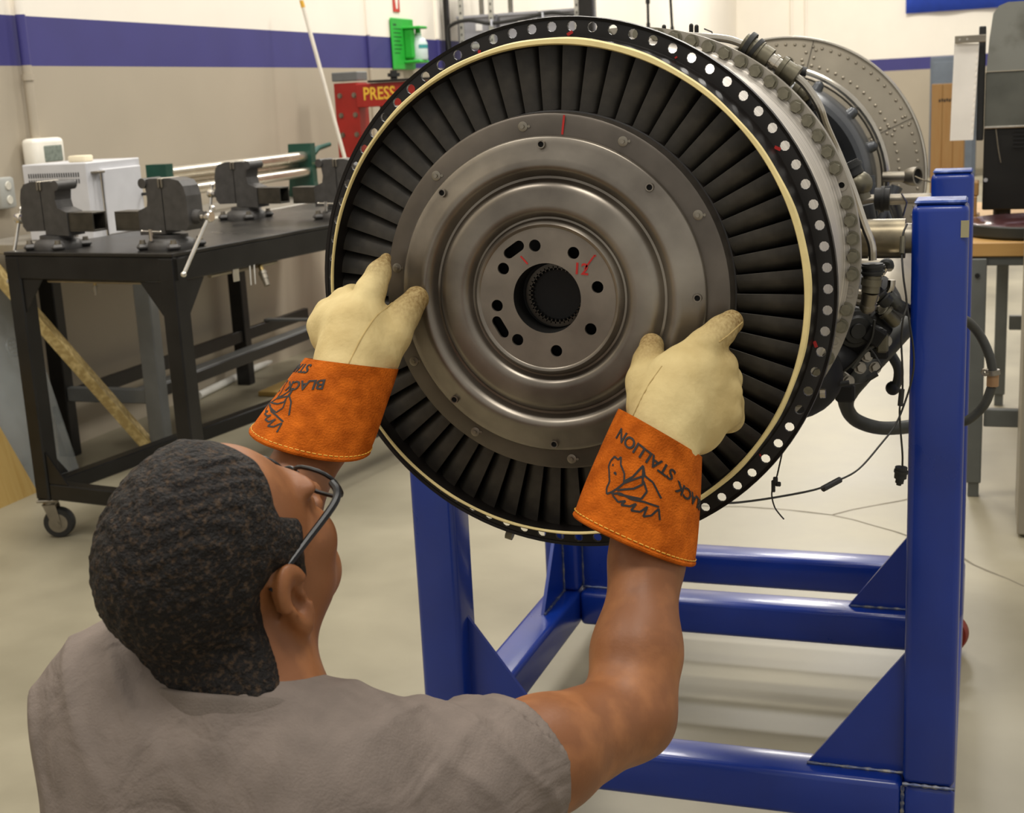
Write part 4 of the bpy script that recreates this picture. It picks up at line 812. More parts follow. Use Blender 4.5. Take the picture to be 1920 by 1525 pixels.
# loose sensor wires
def wire(pts, name='sensor_wire', r=.0016): return ea(MB().tube(pts, r, 6, smooth=6), name, M_wire)
wire([(-0.1124, 2.1800, 1.1782), (-0.1179, 2.1700, 1.1630), (-0.1186, 2.1600, 1.1355), (-0.1146, 2.1400, 1.1012), (-0.1087, 2.1300, 1.0616), (-0.1133, 2.1200, 1.0386), (-0.1152, 2.1200, 1.0055), (-0.1130, 2.1200, 0.9639), (-0.1125, 2.1200, 0.9262), (-0.1161, 2.1200, 0.9007), (-0.1149, 2.1200, 0.8710), (-0.1111, 2.1200, 0.8283), (-0.1108, 2.1200, 0.8067)])
ea(MB().cyl((-0.1179, 2.1700, 1.1597), (-0.1185, 2.1600, 1.1346), .0042, n=10), 'wire_sleeve', M_olive); ea(MB().cyl((-0.1133, 2.1200, 0.9304), (-0.1154, 2.1200, 0.9041), .0042, n=10), 'wire_sleeve', M_rubber)
ea(MB().cyl((-0.1124, 2.1200, 0.8058), (-0.1137, 2.1200, 0.7876), .0095, n=16).cyl((-0.1123, 2.1200, 0.8006), (-0.1130, 2.1200, 0.7963), .011, n=16).cyl((-0.1137, 2.1200, 0.7876), (-0.1152, 2.1200, 0.7797), .0065, n=14).cyl((-0.1152, 2.1200, 0.7805), (-0.1160, 2.1200, 0.7762), .004, n=10), 'wire_plug', M_rubber)
wire([(-0.1122, 2.1800, 1.0621), (-0.1050, 2.1600, 1.0235), (-0.0983, 2.1500, 0.9834), (-0.0981, 2.1400, 0.9517), (-0.1065, 2.1300, 0.9156), (-0.1208, 2.1100, 0.8775), (-0.1422, 2.0800, 0.8505), (-0.1704, 2.0400, 0.8222), (-0.1981, 2.0000, 0.8139), (-0.2238, 1.9500, 0.8141), (-0.2683, 1.8800, 0.8214), (-0.3083, 1.8000, 0.8357), (-0.3230, 1.7200, 0.8578)])
ea(MB().cyl((-0.1942, 2.0000, 0.8158), (-0.2159, 1.9700, 0.8094), .0048, n=10), 'wire_sleeve', M_rubber)
wire([(-0.2368, 1.7000, 0.9414), (-0.2410, 1.7000, 0.9213), (-0.2459, 1.7000, 0.8997), (-0.2515, 1.7000, 0.8814), (-0.2482, 1.7000, 0.8635), (-0.2414, 1.7000, 0.8530), (-0.2359, 1.7000, 0.8467)], r=.0011); ea(MB().box((-0.2466, 1.7000, 0.8975), (.006, .004, .012), .001).box((-0.2432, 1.7000, 0.8940), (.007, .004, .006), .001).box((-0.2494, 1.7000, 0.8909), (.005, .004, .016), .001), 'wire_clip', M_rubber)
wire([(-0.2329, 2.1000, 0.9363), (-0.2006, 2.1000, 0.9395), (-0.1685, 2.1000, 0.9436), (-0.1528, 2.1000, 0.9590), (-0.1434, 2.1000, 0.9675), (-0.1450, 2.1000, 0.9741), (-0.1545, 2.1200, 0.9842), (-0.1626, 2.1200, 0.9950)], r=.0013); ea(MB().cyl((-0.2118, 2.1000, 0.9393), (-0.1909, 2.1000, 0.9431), .0042, n=10), 'wire_sleeve', M_rubber); ea(MB().cyl((-0.1630, 2.1000, 0.9504), (-0.1496, 2.1000, 0.9590), .005, n=10), 'wire_sleeve', M_rubber)
ea(MB().cyl((-0.2156, 2.0000, 0.9480), (-0.2234, 2.0000, 0.9478), .007, n=12), 'bottom_bolt', M_steel); ea(MB().cyl((-0.6567, 1.8000, 0.7697), (-0.6468, 1.8000, 0.7670), .008, n=12), 'drain_fitting', M_olive)

# ---------------------------------------------------------------- signed-distance modelling for the person
def _v(p): return np.array(p, np.float32)
def rcone(P, a, b, ra, rb):
    a, b = _v(a), _v(b); ba = b-a; t = np.clip(((P-a) @ ba)/float(ba @ ba), 0, 1)
    return np.linalg.norm(P-a-t[:, None]*ba, axis=1)-(ra+(rb-ra)*t)
def chain(P, pts, rs, k=.01):
    d = None
    for i in range(len(pts)-1):
        e = rcone(P, pts[i], pts[i+1], rs[i], rs[i+1]); d = e if d is None else smin(d, e, k)
    return d
def ell(P, c, r, R=None):
    q = P-_v(c)
    if R is not None: q = q @ np.array(R, np.float32)          # columns of R are the axes
    r = _v(r); k0 = np.linalg.norm(q/r, axis=1); k1 = np.linalg.norm(q/(r*r), axis=1)
    return k0*(k0-1)/np.maximum(k1, 1e-6)
def smin(a, b, k):
    h = np.clip(.5+.5*(b-a)/k, 0, 1); return b*(1-h)+a*h-k*h*(1-h)
def smax(a, b, k): return -smin(-a, -b, k)
def snet(fn, lo, hi, h):
    """surface nets over a sparse grid: returns verts, quads"""
    lo = np.array(lo, float); hi = np.array(hi, float); n = np.ceil((hi-lo)/h/4).astype(int)*4+1
    G = np.full(n, 1.0, np.float32)
    cn = (n-1)//4; ax = [lo[i]+(np.arange(cn[i])+.5)*4*h for i in range(3)]
    C = np.stack(np.meshgrid(*ax, indexing='ij'), -1).reshape(-1, 3).astype(np.float32)
    d = fn(C).reshape(cn); G4 = np.repeat(np.repeat(np.repeat(d, 4, 0), 4, 1), 4, 2)
    G[:-1, :-1, :-1] = G4; G[-1] = G[-2]; G[:, -1] = G[:, -2]; G[:, :, -1] = G[:, :, -2]
    act = np.abs(d) < h*4*1.6
    m = np.zeros(n, bool); A4 = np.repeat(np.repeat(np.repeat(act, 4, 0), 4, 1), 4, 2)
    for dx in (0, 1):
        for dy in (0, 1):
            for dz in (0, 1): m[dx:n[0]-1+dx, dy:n[1]-1+dy, dz:n[2]-1+dz] |= A4
    idx = np.argwhere(m)
    for s in range(0, len(idx), 400000):
        q = idx[s:s+400000]; G[q[:, 0], q[:, 1], q[:, 2]] = fn((lo+q*h).astype(np.float32))
    S = G < 0
    cnt = sum(S[dx:n[0]-1+dx, dy:n[1]-1+dy, dz:n[2]-1+dz].astype(np.int8) for dx in (0, 1) for dy in (0, 1) for dz in (0, 1))
    cell = np.argwhere((cnt > 0) & (cnt < 8)); vid = np.full(n-1, -1, np.int64); vid[cell[:, 0], cell[:, 1], cell[:, 2]] = np.arange(len(cell))
    acc = np.zeros((len(cell), 3)); num = np.zeros(len(cell))
    cs = [(a, b, c) for a in (0, 1) for b in (0, 1) for c in (0, 1)]
    for i, a in enumerate(cs):
        for b in cs[i+1:]:
            if sum(abs(a[k]-b[k]) for k in range(3)) != 1: continue
            va = G[cell[:, 0]+a[0], cell[:, 1]+a[1], cell[:, 2]+a[2]]; vb = G[cell[:, 0]+b[0], cell[:, 1]+b[1], cell[:, 2]+b[2]]
            x = (va < 0) != (vb < 0); t = np.where(x, va/np.where(x, va-vb, 1), 0)
            acc += np.where(x[:, None], np.array(a)+t[:, None]*(np.array(b)-np.array(a)), 0); num += x
    V = lo+(cell+acc/num[:, None])*h
    F = []
    for ax_ in range(3):
        o = [0, 0, 0]; o[ax_] = 1
        a = S[:n[0]-o[0], :n[1]-o[1], :n[2]-o[2]]; b = S[o[0]:, o[1]:, o[2]:]
        e = np.argwhere(a != b); u, w = [(1, 2), (2, 0), (0, 1)][ax_]
        e = e[(e[:, u] > 0) & (e[:, w] > 0)]; e = e[(e[:, u] < n[u]-1) & (e[:, w] < n[w]-1)]
        fl_ = a[e[:, 0], e[:, 1], e[:, 2]]
        q = []
        for du, dw in ((-1, -1), (0, -1), (0, 0), (-1, 0)):
            c = e.copy(); c[:, u] += du; c[:, w] += dw; q.append(vid[c[:, 0], c[:, 1], c[:, 2]])
        q = np.stack(q, 1); q[~fl_] = q[~fl_][:, ::-1]; F.append(q)
    F = np.concatenate(F); F = F[(F >= 0).all(1)]
    return V, F
def npmesh(name, V, F, m, parent, smooth_it=0):
    me = bpy.data.meshes.new(name)
    me.vertices.add(len(V)); me.vertices.foreach_set('co', np.asarray(V, np.float32).ravel())
    me.loops.add(F.size); me.loops.foreach_set('vertex_index', F.astype(np.int32).ravel())
    me.polygons.add(len(F)); me.polygons.foreach_set('loop_start', np.arange(0, F.size, 4, dtype=np.int32)); me.polygons.foreach_set('loop_total', np.full(len(F), 4, np.int32))
    me.update(calc_edges=True); me.polygons.foreach_set('use_smooth', np.ones(len(F), bool)); me.validate()
    for q in (m if isinstance(m, (list, tuple)) else [m]): me.materials.append(q)
    o = bpy.data.objects.new(name, me); COL.objects.link(o)
    if parent is not None: me.transform(world_of(parent).inverted()); o.parent = parent
    return o
def vnoise(P, s, seed=0):
    """cheap smooth noise from sines"""
    rng = np.random.RandomState(seed); d = 0
    for i in range(5):
        k = rng.normal(size=3); k /= np.linalg.norm(k); d = d+np.sin(P @ (k*s*(1+.35*i)).astype(np.float32)+rng.rand()*6.28)
    return d/5

# ---------------------------------------------------------------- pose
HY, HP, HRl = math.radians(-18), math.radians(34), math.radians(-5)
hf = Vector((-math.sin(HY)*math.cos(HP), math.cos(HY)*math.cos(HP), math.sin(HP))); hr = Vector((math.cos(HY), math.sin(HY), 0)); hu = hr.cross(hf)
hr, hu = hr*math.cos(HRl)+hu*math.sin(HRl), hu*math.cos(HRl)-hr*math.sin(HRl)
HO_ = Vector((-.6385, 1.011, 1.004))                               # middle of the head, between the ears
HR = np.array((hr, hf, hu), np.float32)                          # rows: right, forward, up
def HL(P): return (P-_v(HO_)) @ HR.T                             # world -> head
def HW(p): return HO_+hr*p[0]+hf*p[1]+hu*p[2]                    # head -> world
NECK = (-.606, .985, .868)
SR, ER, WR = (-.445, 1.060, .772), (-.345, 1.300, .748), (-.355, 1.462, .915)
SL, EL, WL = (-.748, .992, .858), (-.800, 1.30, .865), (-0.7487, 1.4750, 1.0523)
TX, TY_ = -.608, .965                                            # middle of the chest
CH, PV = (TX, TY_, .660), (TX, TY_-.16, .400)
def head_sdf(P):
    q = HL(P); a = np.abs(q[:, 0]); qs = np.stack([a, q[:, 1], q[:, 2]], 1)
    d = ell(q, (0, -.012, .034), (.0755, .0985, .086))
    d = smin(d, ell(q, (0, .030, -.030), (.0625, .066, .083)), .03)
    d = smin(d, ell(q, (0, .056, -.088), (.040, .034, .030)), .025)       # chin
    d = smin(d, ell(qs, (.050, .000, -.055), (.018, .045, .030)), .03)     # jaw corner
    d = smin(d, ell(qs, (.040, .060, -.028), (.024, .024, .022)), .02)     # cheek
    d = smin(d, ell(qs, (.028, .082, .020), (.028, .012, .009)), .015)     # brow
    d = smax(d, -ell(qs, (.033, .100, .0), (.018, .016, .012)), .012)      # eye socket
    d = smin(d, ell(qs, (.033, .077, .0), (.0135, .0115, .0105)), .004)    # eyeball and lids
    d = smin(d, chain(q, [(0, .090, .006), (0, .104, -.018), (0, .112, -.034)], [.008, .009, .0105], .006), .010)
    d = smin(d, ell(qs, (.012, .098, -.036), (.010, .011, .008)), .007)    # nostril wings
    d = smin(d, ell(q, (0, .094, -.062), (.024, .010, .0065)), .007)       # lips
    d = smin(d, ell(q, (0, .092, -.072), (.020, .010, .0065)), .005)
    d = smax(d, -ell(q, (0, .106, -.0668), (.020, .006, .0016)), .003)
    # ears
    e = qs-_v((.077, -.012, -.012)); c, s = math.cos(.20), math.sin(.20); x = e[:, 0]*c+e[:, 1]*s; y = -e[:, 0]*s+e[:, 1]*c
    c2, s2 = math.cos(.18), math.sin(.18); y, z = y*c2-e[:, 2]*s2, y*s2+e[:, 2]*c2
    ee = np.stack([x, y, z], 1); w = np.where(z < 0, .0135, .0180)
    rad = np.sqrt((y/w)**2+(z/.030)**2)
    disc = np.maximum(np.abs(x-.003)-.0036, (rad-1)*.016)-.0015
    helix = np.sqrt(((rad-.92)*.016)**2+(x-.0085)**2)-.0046
    helix = np.where((y > .006) & (z < .008) & (z > -.014), .02, helix)
    anti = np.sqrt(((np.sqrt(((y+.001)/.0095)**2+((z-.001)/.018)**2)-1)*.010)**2+(x-.0065)**2)-.0030
    anti = np.where(y > .004, .02, anti)
    ear = smin(smin(disc, helix, .004), anti, .004)
    ear = smax(ear, -ell(ee, (.012, .001, -.003), (.0115, .0080, .0145)), .003)
    ear = smin(ear, ell(ee, (.006, .0095, -.004), (.004, .003, .006)), .003)     # tragus
    ear = smin(ear, ell(ee, (.004, .001, -.027), (.005, .008, .009)), .005)      # lobe
    return smin(d, ear, .006)
def arm_sdf(P, S, E, W):
    S, E, W = _v(S), _v(E), _v(W)
    d = chain(P, [S, S*.55+E*.45, E], [.062, .056, .045], .02)
    m1 = E*.70+W*.30
    f = chain(P, [E, m1, W*.8+E*.2, W, W+(W-E)*.06], [.0425, .0445, .0375, .035, .033], .03)
    return smin(d, f, .03)
def torso_sdf(P, g=0.):
    d = ell(P, CH, (.175+g, .118+g, .205+g))
    d = smin(d, ell(P, (TX, TY_-.08, .48), (.160+g, .125+g, .20+g)), .08)
    d = smin(d, chain(P, [SL, (TX-.09, TY_+.005, .862), (TX, TY_-.005, .862), (TX+.09, TY_+.03, .815), SR], [.064+g, .060+g, .056+g, .060+g, .064+g], .04), .07)
    d = smin(d, ell(P, (TX-.085, TY_-.035, .75), (.095+g, .075+g, .13+g)), .06); d = smin(d, ell(P, (TX+.08, TY_-.03, .745), (.095+g, .075+g, .13+g)), .06)
    return d
def neck_sdf(P):
    a = HW((0, -.020, -.045)); b = HW((0, -.048, -.02))
    d = rcone(P, a, NECK, .060, .066); d = smin(d, rcone(P, b, (NECK[0], NECK[1]-.018, NECK[2]), .050, .060), .03)
    return d
def skin(P):
    d = smin(head_sdf(P), neck_sdf(P), .022)
    d = smin(d, torso_sdf(P, -.022), .04)
    d = smin(d, arm_sdf(P, SR, ER, WR), .02); return smin(d, arm_sdf(P, SL, EL, WL), .02)

person = thing('person', 'person in grey t-shirt and glasses, seen from behind, gloved hands on the engine', 'person', (-.625, .9, 0))
def skin_mat():
    m = mat('brown_skin', '#8a5733', .48, 0, .14, 22, bump=.06, bscale=260, col2='#9c663d', sss=.06, rvar=.06, spec=.4); return m
M_skin = skin_mat()
V, F = snet(skin, (-.96, .78, .50), (-.26, 1.56, 1.15), .0028)
npmesh('body', V, F, M_skin, person)
# hair: a close-cropped cap over the skull with a shaped hairline and waves
HPOLY = np.array([(.058, .20), (.060, .080), (.048, .068), (.034, .058), (.030, .048), (.040, .034), (.047, .024), (.046, .016), (.034, .004), (.026, -.010), (.021, -.026), (.006, -.026), (.001, .008), (-.012, .022), (-.030, .018), (-.038, -.006), (-.047, -.022), (-.062, -.036), (-.078, -.046), (-.16, -.056), (-.16, .20)], np.float32)
def poly_sd(x, y, V):
    d = np.full(x.shape, 1e9, np.float32); s = np.ones(x.shape, np.float32); n = len(V)
    for i in range(n):
        a = V[i]; b = V[i-1]; e = b-a; wx, wy = x-a[0], y-a[1]; t = np.clip((wx*e[0]+wy*e[1])/(e @ e), 0, 1)
        d = np.minimum(d, (wx-e[0]*t)**2+(wy-e[1]*t)**2)
        c1 = y >= a[1]; c2 = y < b[1]; c3 = e[0]*wy > e[1]*wx; fl_ = (c1 & c2 & c3) | (~c1 & ~c2 & ~c3); s = np.where(fl_, -s, s)
    return s*np.sqrt(d)
def hair_sdf(P):
    q = HL(P); d = ell(q, (0, -.012, .034), (.0755, .0985, .086))
    d = smin(d, ell(q, (0, .030, -.030), (.0625, .066, .083)), .03); d = smin(d, neck_sdf(P), .022)
    rg = poly_sd(q[:, 1], q[:, 2], HPOLY)
    th = .0082*np.clip(.25-rg/.022, .12, 1)
    wv = .0009*np.sin(q[:, 1]*270+5*np.sin(q[:, 0]*70)+4*np.sin(q[:, 2]*60))+.0013*vnoise(q, 420, 3)+.0012*vnoise(q, 240, 9)
    return smax(d-th-wv*np.clip(-rg/.012, 0, 1), rg, .0025)
M_hair = mat('short_black_hair', '#1b1613', .7, 0, .4, 210, bump=1.0, bscale=300, col2='#4b3a29', c2pos=(.5, .74), spec=.3)
lo = np.array(HO_)-.135; hi = np.array(HO_)+.14
V, F = snet(hair_sdf, lo, hi, .0024); npmesh('hair', V, F, M_hair, person)
# glasses
gl = MB()
T_h = Matrix((hr, hf, hu)).transposed().to_4x4(); T_h.translation = HO_
def hpart(mb, name, m, parent, **k):
    mb.v = [tuple(T_h @ Vector(p)) for p in mb.v]; return mb.build(name, m, parent, world=True, **k)
M_frame = mat('black_glasses_plastic', '#0b0b0d', .35, 0, .1, 30, spec=.35)
def rim(sx):
    pts = []
    for i in range(20):
        a = 2*PI*i/20; cx, cz = math.cos(a), math.sin(a); px = .026*math.copysign(abs(cx)**.75, cx); pz = .0185*math.copysign(abs(cz)**.75, cz)
        pts.append((sx*(.034+px), .108-.10*max(0, px-.0)**1.0*.35-.004, .0+pz))
    return pts
fr = hpart(MB().tube(rim(1), .0021, 8, closed=True), 'eyeglasses', M_frame, person)
hpart(MB().tube(rim(-1), .0021, 8, closed=True), 'lens_rim', M_frame, fr); hpart(MB().tube([(-.010, .105, .004), (0, .108, .006), (.010, .105, .004)], .002, 8, smooth=4), 'bridge', M_frame, fr)
for sx in (1, -1):
    hpart(MB().tube([(sx*.059, .100, .010), (sx*.071, .092, .010), (sx*.0765, .075, .010), (sx*.079, .03, .014), (sx*.080, -.005, .0165), (sx*.077, -.022, .012)], [.0036, .0040, .0036, .0032, .0030, .0024], 8, smooth=5), 'temple', M_frame, fr)
    v = rim(sx); hpart(MB().add([(sx*.034, .104, 0)]+v, [(0, 1+i, 1+(i+1) % 20) for i in range(20)]), 'lens', mat('clear_lens_%d' % (sx+1), '#e8f0f2', .05, 0, 0, 5, alpha=.18, spec=.8, rvar=0), fr)
# t-shirt
def sleeve(P, S, E, t, r0, r1):
    S, E = _v(S), _v(E); ax = (E-S)/np.linalg.norm(E-S); L = np.linalg.norm(E-S)*t
    d = rcone(P, S-ax*.02, S+ax*(L+.03), r0, r1); s = (P-S) @ ax
    return d, s-L, ax
TSR, TSL = .27, .40
def shirt(P):
    d = torso_sdf(P, .006)
    # soft folds: across the sleeve, from shoulder blade to armpit, and along the left shoulder
    for S, E, t in ((SR, ER, TSR), (SL, EL, TSL)):
        sd, cut, ax = sleeve(P, S, E, t, .078, .0735)
        d = smin(d, sd, .035)
    rdg = lambda x: (1-np.abs(np.sin(x)))**2
    sr_ = (P-_v(SR)) @ _v((.25, .95, -.2)); gR = np.exp(-((P-_v(SR)-_v((.01, .02, .03)))**2).sum(1)/.010)
    d = d-gR*.0075*rdg(sr_*62+1.8*np.sin((P[:, 2]-.80)*22)+1.3*vnoise(P, 22, 5))
    gL = np.exp(-((P-_v((-.74, .95, .885)))**2).sum(1)/.010); d = d-gL*.0085*rdg((P[:, 0]*.75+P[:, 1]*.65)*60+1.4*vnoise(P, 16, 2)+(P[:, 2]-.85)*14)
    gB = np.clip((.845-P[:, 2])/.1, 0, 1); d = d-gB*.0060*rdg((P[:, 0]*.75+P[:, 2]*1.1)*24+1.6*vnoise(P, 9, 8))
    gN = np.exp(-((P-_v((-.50, 1.0, .845)))**2).sum(1)/.006); d = d-gN*.006*rdg((P[:, 0]*.9-P[:, 2]*.5)*58+1.2*vnoise(P, 20, 6))
    d = d+.0012*vnoise(P, 60, 1)
    up = (P[:, 2]-NECK[2])*.93+(P[:, 1]-NECK[1])*.36
    d = smin(d, smax(neck_sdf(P)-.0075, up-.020, .004), .012)
    d0 = d
    for S, E, t in ((SR, ER, TSR), (SL, EL, TSL)):
        sd, cut, ax = sleeve(P, S, E, t, .10, .10)
        d = smax(d, np.where(np.linalg.norm(P-_v(S)-np.clip((P-_v(S)) @ ax, 0, 1)[:, None]*ax, axis=1) < .13, cut, -1), .003)
        d = np.maximum(d, -np.maximum(np.maximum(d0+.0066, sd), -(cut+.03)))
    return d
def collar(P):
    up = (P[:, 2]-NECK[2])*.93+(P[:, 1]-NECK[1])*.36
    nk = neck_sdf(P); return smax(np.abs(nk-.0095)-.0042, np.abs(up-.013)-.0115, .004)
M_shirt = mat('grey_cotton', '#766b63', .85, 0, .10, 40, bump=.25, bscale=420, spec=.2)
def wrinkle(m, scale, stren, dist, stretch):
    nt = m.node_tree; N, L = nt.nodes, nt.links; b = N['Principled BSDF']; tc = N.new('ShaderNodeTexCoord'); mp = N.new('ShaderNodeMapping'); mp.inputs['Scale'].default_value = stretch; mp.inputs['Rotation'].default_value = (.3, .5, .6); L.new(tc.outputs['Object'], mp.inputs[0])
    n = N.new('ShaderNodeTexNoise'); n.inputs['Scale'].default_value = scale; n.inputs['Detail'].default_value = 3; n.inputs['Distortion'].default_value = .8; L.new(mp.outputs[0], n.inputs['Vector'])
    bp = N.new('ShaderNodeBump'); bp.inputs['Strength'].default_value = stren; bp.inputs['Distance'].default_value = dist; L.new(n.outputs['Fac'], bp.inputs['Height'])
    L.new(b.inputs['Normal'].links[0].from_socket, bp.inputs['Normal']); L.new(bp.outputs[0], b.inputs['Normal'])
wrinkle(M_shirt, 13, .55, .02, (1, .45, 1.3))
V, F = snet(shirt, (-.98, .62, .30), (-.30, 1.28, 1.00), .0042); npmesh('t_shirt', V, F, M_shirt, person)
V, F = snet(collar, (-.78, .80, .76), (-.48, 1.12, .98), .0026); npmesh('collar', V, F, mat('grey_rib_knit', '#6f655d', .9, 0, .1, 60, bump=.3, bscale=500, spec=.2), person)
def ring_on(fn, S, E, s0, rmax=.12, n=72):
    """closed line where the plane across S-E at distance s0 meets the surface"""
    S_, E_ = Vector(S), Vector(E); ax = (E_-S_).normalized(); q = ax.orthogonal().normalized(); w = ax.cross(q); c = S_+ax*s0
    D_ = np.array([q*math.cos(a)+w*math.sin(a) for a in np.linspace(0, 2*PI, n, endpoint=False)], np.float32); lo_ = np.full(n, .02); hi_ = np.full(n, rmax)
    for _ in range(14):
        m = (lo_+hi_)/2; v = fn((np.array(c, np.float32)+D_*m[:, None]).astype(np.float32)); lo_ = np.where(v < 0, m, lo_); hi_ = np.where(v < 0, hi_, m)
    return [Vector(p) for p in np.array(c)+D_*((lo_+hi_)/2)[:, None]]
M_sseam = mat('shirt_seam', '#5f564f', .9, 0, .1, 40, spec=.1)
LR = (Vector(ER)-Vector(SR)).length; LL = (Vector(EL)-Vector(SL)).length
MB().tube(ring_on(shirt, SR, ER, LR*TSR-.021), .0017, 5, closed=True).build('sleeve_hem', M_sseam, person, world=True)
MB().tube(ring_on(shirt, SR, ER, -.035, .10)[8:40], .0012, 5).build('armhole_seam', M_sseam, person, world=True)
# trousers, kneeling, and boots
def trousers(P):
    d = ell(P, PV, (.175, .15, .14))
    for sx, kn, an in ((-1, (-.77, 1.14, .085), (-.76, .72, .075)), (1, (-.49, 1.14, .085), (-.50, .72, .075))):
        hip = (PV[0]+sx*.09, PV[1]+.03, PV[2]-.02); d = smin(d, rcone(P, hip, kn, .098, .072), .05); d = smin(d, rcone(P, kn, an, .068, .055), .03)
    d = smin(d, ell(P, (TX, TY_-.13, .48), (.170, .138, .10)), .04); return d+.002*vnoise(P, 35, 4)
V, F = snet(trousers, (-.96, .50, -.02), (-.30, 1.26, .62), .008); npmesh('trousers', V, F, mat('dark_work_trousers', '#2c2f36', .85, 0, .15, 30, bump=.2, bscale=200), person)
def boots(P):
    d = None
    for x in (-.76, -.50):
        e = smin(rcone(P, (x, .72, .075), (x, .62, .060), .055, .048), rcone(P, (x, .66, .05), (x, .62, .035), .05, .036), .03); e = smax(e, -P[:, 2]+.001, .004); d = e if d is None else np.minimum(d, e)
    return d
V, F = snet(boots, (-.90, .52, -.02), (-.38, .82, .16), .007); npmesh('boots', V, F, mat('black_boot_leather', '#1b1815', .5), person)

# ---------------------------------------------------------------- work gloves
M_cream = mat('cream_glove_leather', '#cdb57c', .7, 0, .12, 18, bump=.2, bscale=120, col2='#d8c48e', c2pos=(.3, .7), spec=.25)
M_tip = mat('soiled_glove_leather', '#a88f5c', .7, 0, .3, 30, bump=.2, bscale=120, spec=.25)
M_suede = mat('orange_suede', '#b5560f', .9, 0, .25, 45, bump=.5, bscale=420, col2='#c9661a', c2pos=(.35, .7), spec=.1)
M_stitch = mat('yellow_thread', '#d9a63c', .7); M_print = mat('black_ink', '#15110e', .7, 0, .2, 60); M_seam = mat('seam_thread', '#b59c64', .8)
def glove_mat():
    m = M_cream; return m
GR = dict(w=(-0.3482, 1.4850, 0.9889), idx=[(-0.3298, 1.5450, 1.0893), (-0.3058, 1.5600, 1.1072), (-0.2896, 1.5660, 1.1191), (-0.2796, 1.5850, 1.1254)])
def glove_right(P):
    d = chain(P, [(-0.3436, 1.4700, 0.9613), (-0.3476, 1.4920, 0.9999), (-0.3405, 1.5150, 1.0328), (-0.3323, 1.5300, 1.0617)], [.038, .040, .043, .040], .02)
    d = smin(d, ell(P, (-0.3187, 1.5450, 1.0380), (.043, .030, .047)), .016)
    d = smin(d, ell(P, (-0.3119, 1.5400, 1.0115), (.028, .028, .036)), .022)
    d = smin(d, ell(P, (-0.3453, 1.5300, 1.0498), (.036, .024, .040)), .016)
    d = smin(d, chain(P, [(-0.3292, 1.5420, 1.0880), (-0.3069, 1.5560, 1.1048), (-0.2913, 1.5680, 1.1174), (-0.2808, 1.5880, 1.1249)], [.0205, .0178, .0165, .0145], .010), .010)     # index
    d = smin(d, chain(P, [(-0.3078, 1.5450, 1.0795), (-0.2901, 1.5650, 1.0744), (-0.2889, 1.5920, 1.0545), (-0.2974, 1.6020, 1.0402)], [.0215, .0185, .0170, .0150], .010), .010)   # middle, curled
    d = smin(d, chain(P, [(-0.2993, 1.5450, 1.0579), (-0.2849, 1.5620, 1.0461), (-0.2863, 1.5900, 1.0266), (-0.2977, 1.6020, 1.0149)], [.0200, .0175, .0165, .0145], .010), .009)
    d = smin(d, chain(P, [(-0.2979, 1.5450, 1.0302), (-0.2829, 1.5560, 1.0215), (-0.2829, 1.5800, 1.0092), (-0.2942, 1.5920, 0.9993)], [.0185, .0160, .0145, .0130], .010), .009)
    d = smin(d, chain(P, [(-0.3709, 1.5200, 1.0372), (-0.3770, 1.5400, 1.0618), (-0.3771, 1.5620, 1.0813), (-0.3781, 1.5850, 1.0965)], [.024, .0205, .0172, .0152], .012), .011)       # thumb
    d = d+.0012*vnoise(P, 70, 11)+.0016*np.sin(vnoise(P, 45, 12)*5+P[:, 2]*90)*np.exp(-((P-_v((-0.2977, 1.5500, 1.0997)))**2).sum(1)/.0012)
    return d
def glove_left(P):
    d = chain(P, [(-0.7446, 1.4700, 1.0387), (-0.7407, 1.4900, 1.0682), (-0.7409, 1.5150, 1.0937), (-0.7428, 1.5300, 1.1216)], [.040, .043, .045, .042], .02)
    d = smin(d, ell(P, (-0.7741, 1.5450, 1.1186), (.042, .032, .038)), .018)
    d = smin(d, ell(P, (-0.7390, 1.5400, 1.1061), (.034, .026, .038)), .016)
    d = smin(d, chain(P, [(-0.7365, 1.5400, 1.1472), (-0.7325, 1.5560, 1.1685), (-0.7278, 1.5720, 1.1887), (-0.7249, 1.5900, 1.2055)], [.0225, .0180, .0145, .0075], .010), .010)          # index
    d = smin(d, chain(P, [(-0.7608, 1.5450, 1.1428), (-0.7764, 1.5680, 1.1508), (-0.7786, 1.5920, 1.1526), (-0.7725, 1.6020, 1.1440)], [.0200, .0180, .0165, .0145], .010), .010)
    d = smin(d, chain(P, [(-0.7802, 1.5450, 1.1359), (-0.7998, 1.5650, 1.1373), (-0.8037, 1.5900, 1.1374), (-0.7971, 1.6020, 1.1283)], [.0200, .0175, .0160, .0140], .010), .009)
    d = smin(d, chain(P, [(-0.7934, 1.5400, 1.1124), (-0.8082, 1.5560, 1.1220), (-0.8141, 1.5800, 1.1220), (-0.8089, 1.5920, 1.1157)], [.0185, .0165, .0150, .0130], .010), .010)
    d = smin(d, chain(P, [(-0.7110, 1.5200, 1.0931), (-0.7010, 1.5420, 1.1130), (-0.6938, 1.5650, 1.1364), (-0.6854, 1.5880, 1.1533)], [.027, .0215, .0182, .0158], .012), .011)          # thumb
    d = d+.0012*vnoise(P, 70, 21)+.0016*np.sin(vnoise(P, 45, 22)*5+P[:, 2]*90)*np.exp(-((P-_v((-0.7283, 1.5500, 1.1592)))**2).sum(1)/.0014)
    return d
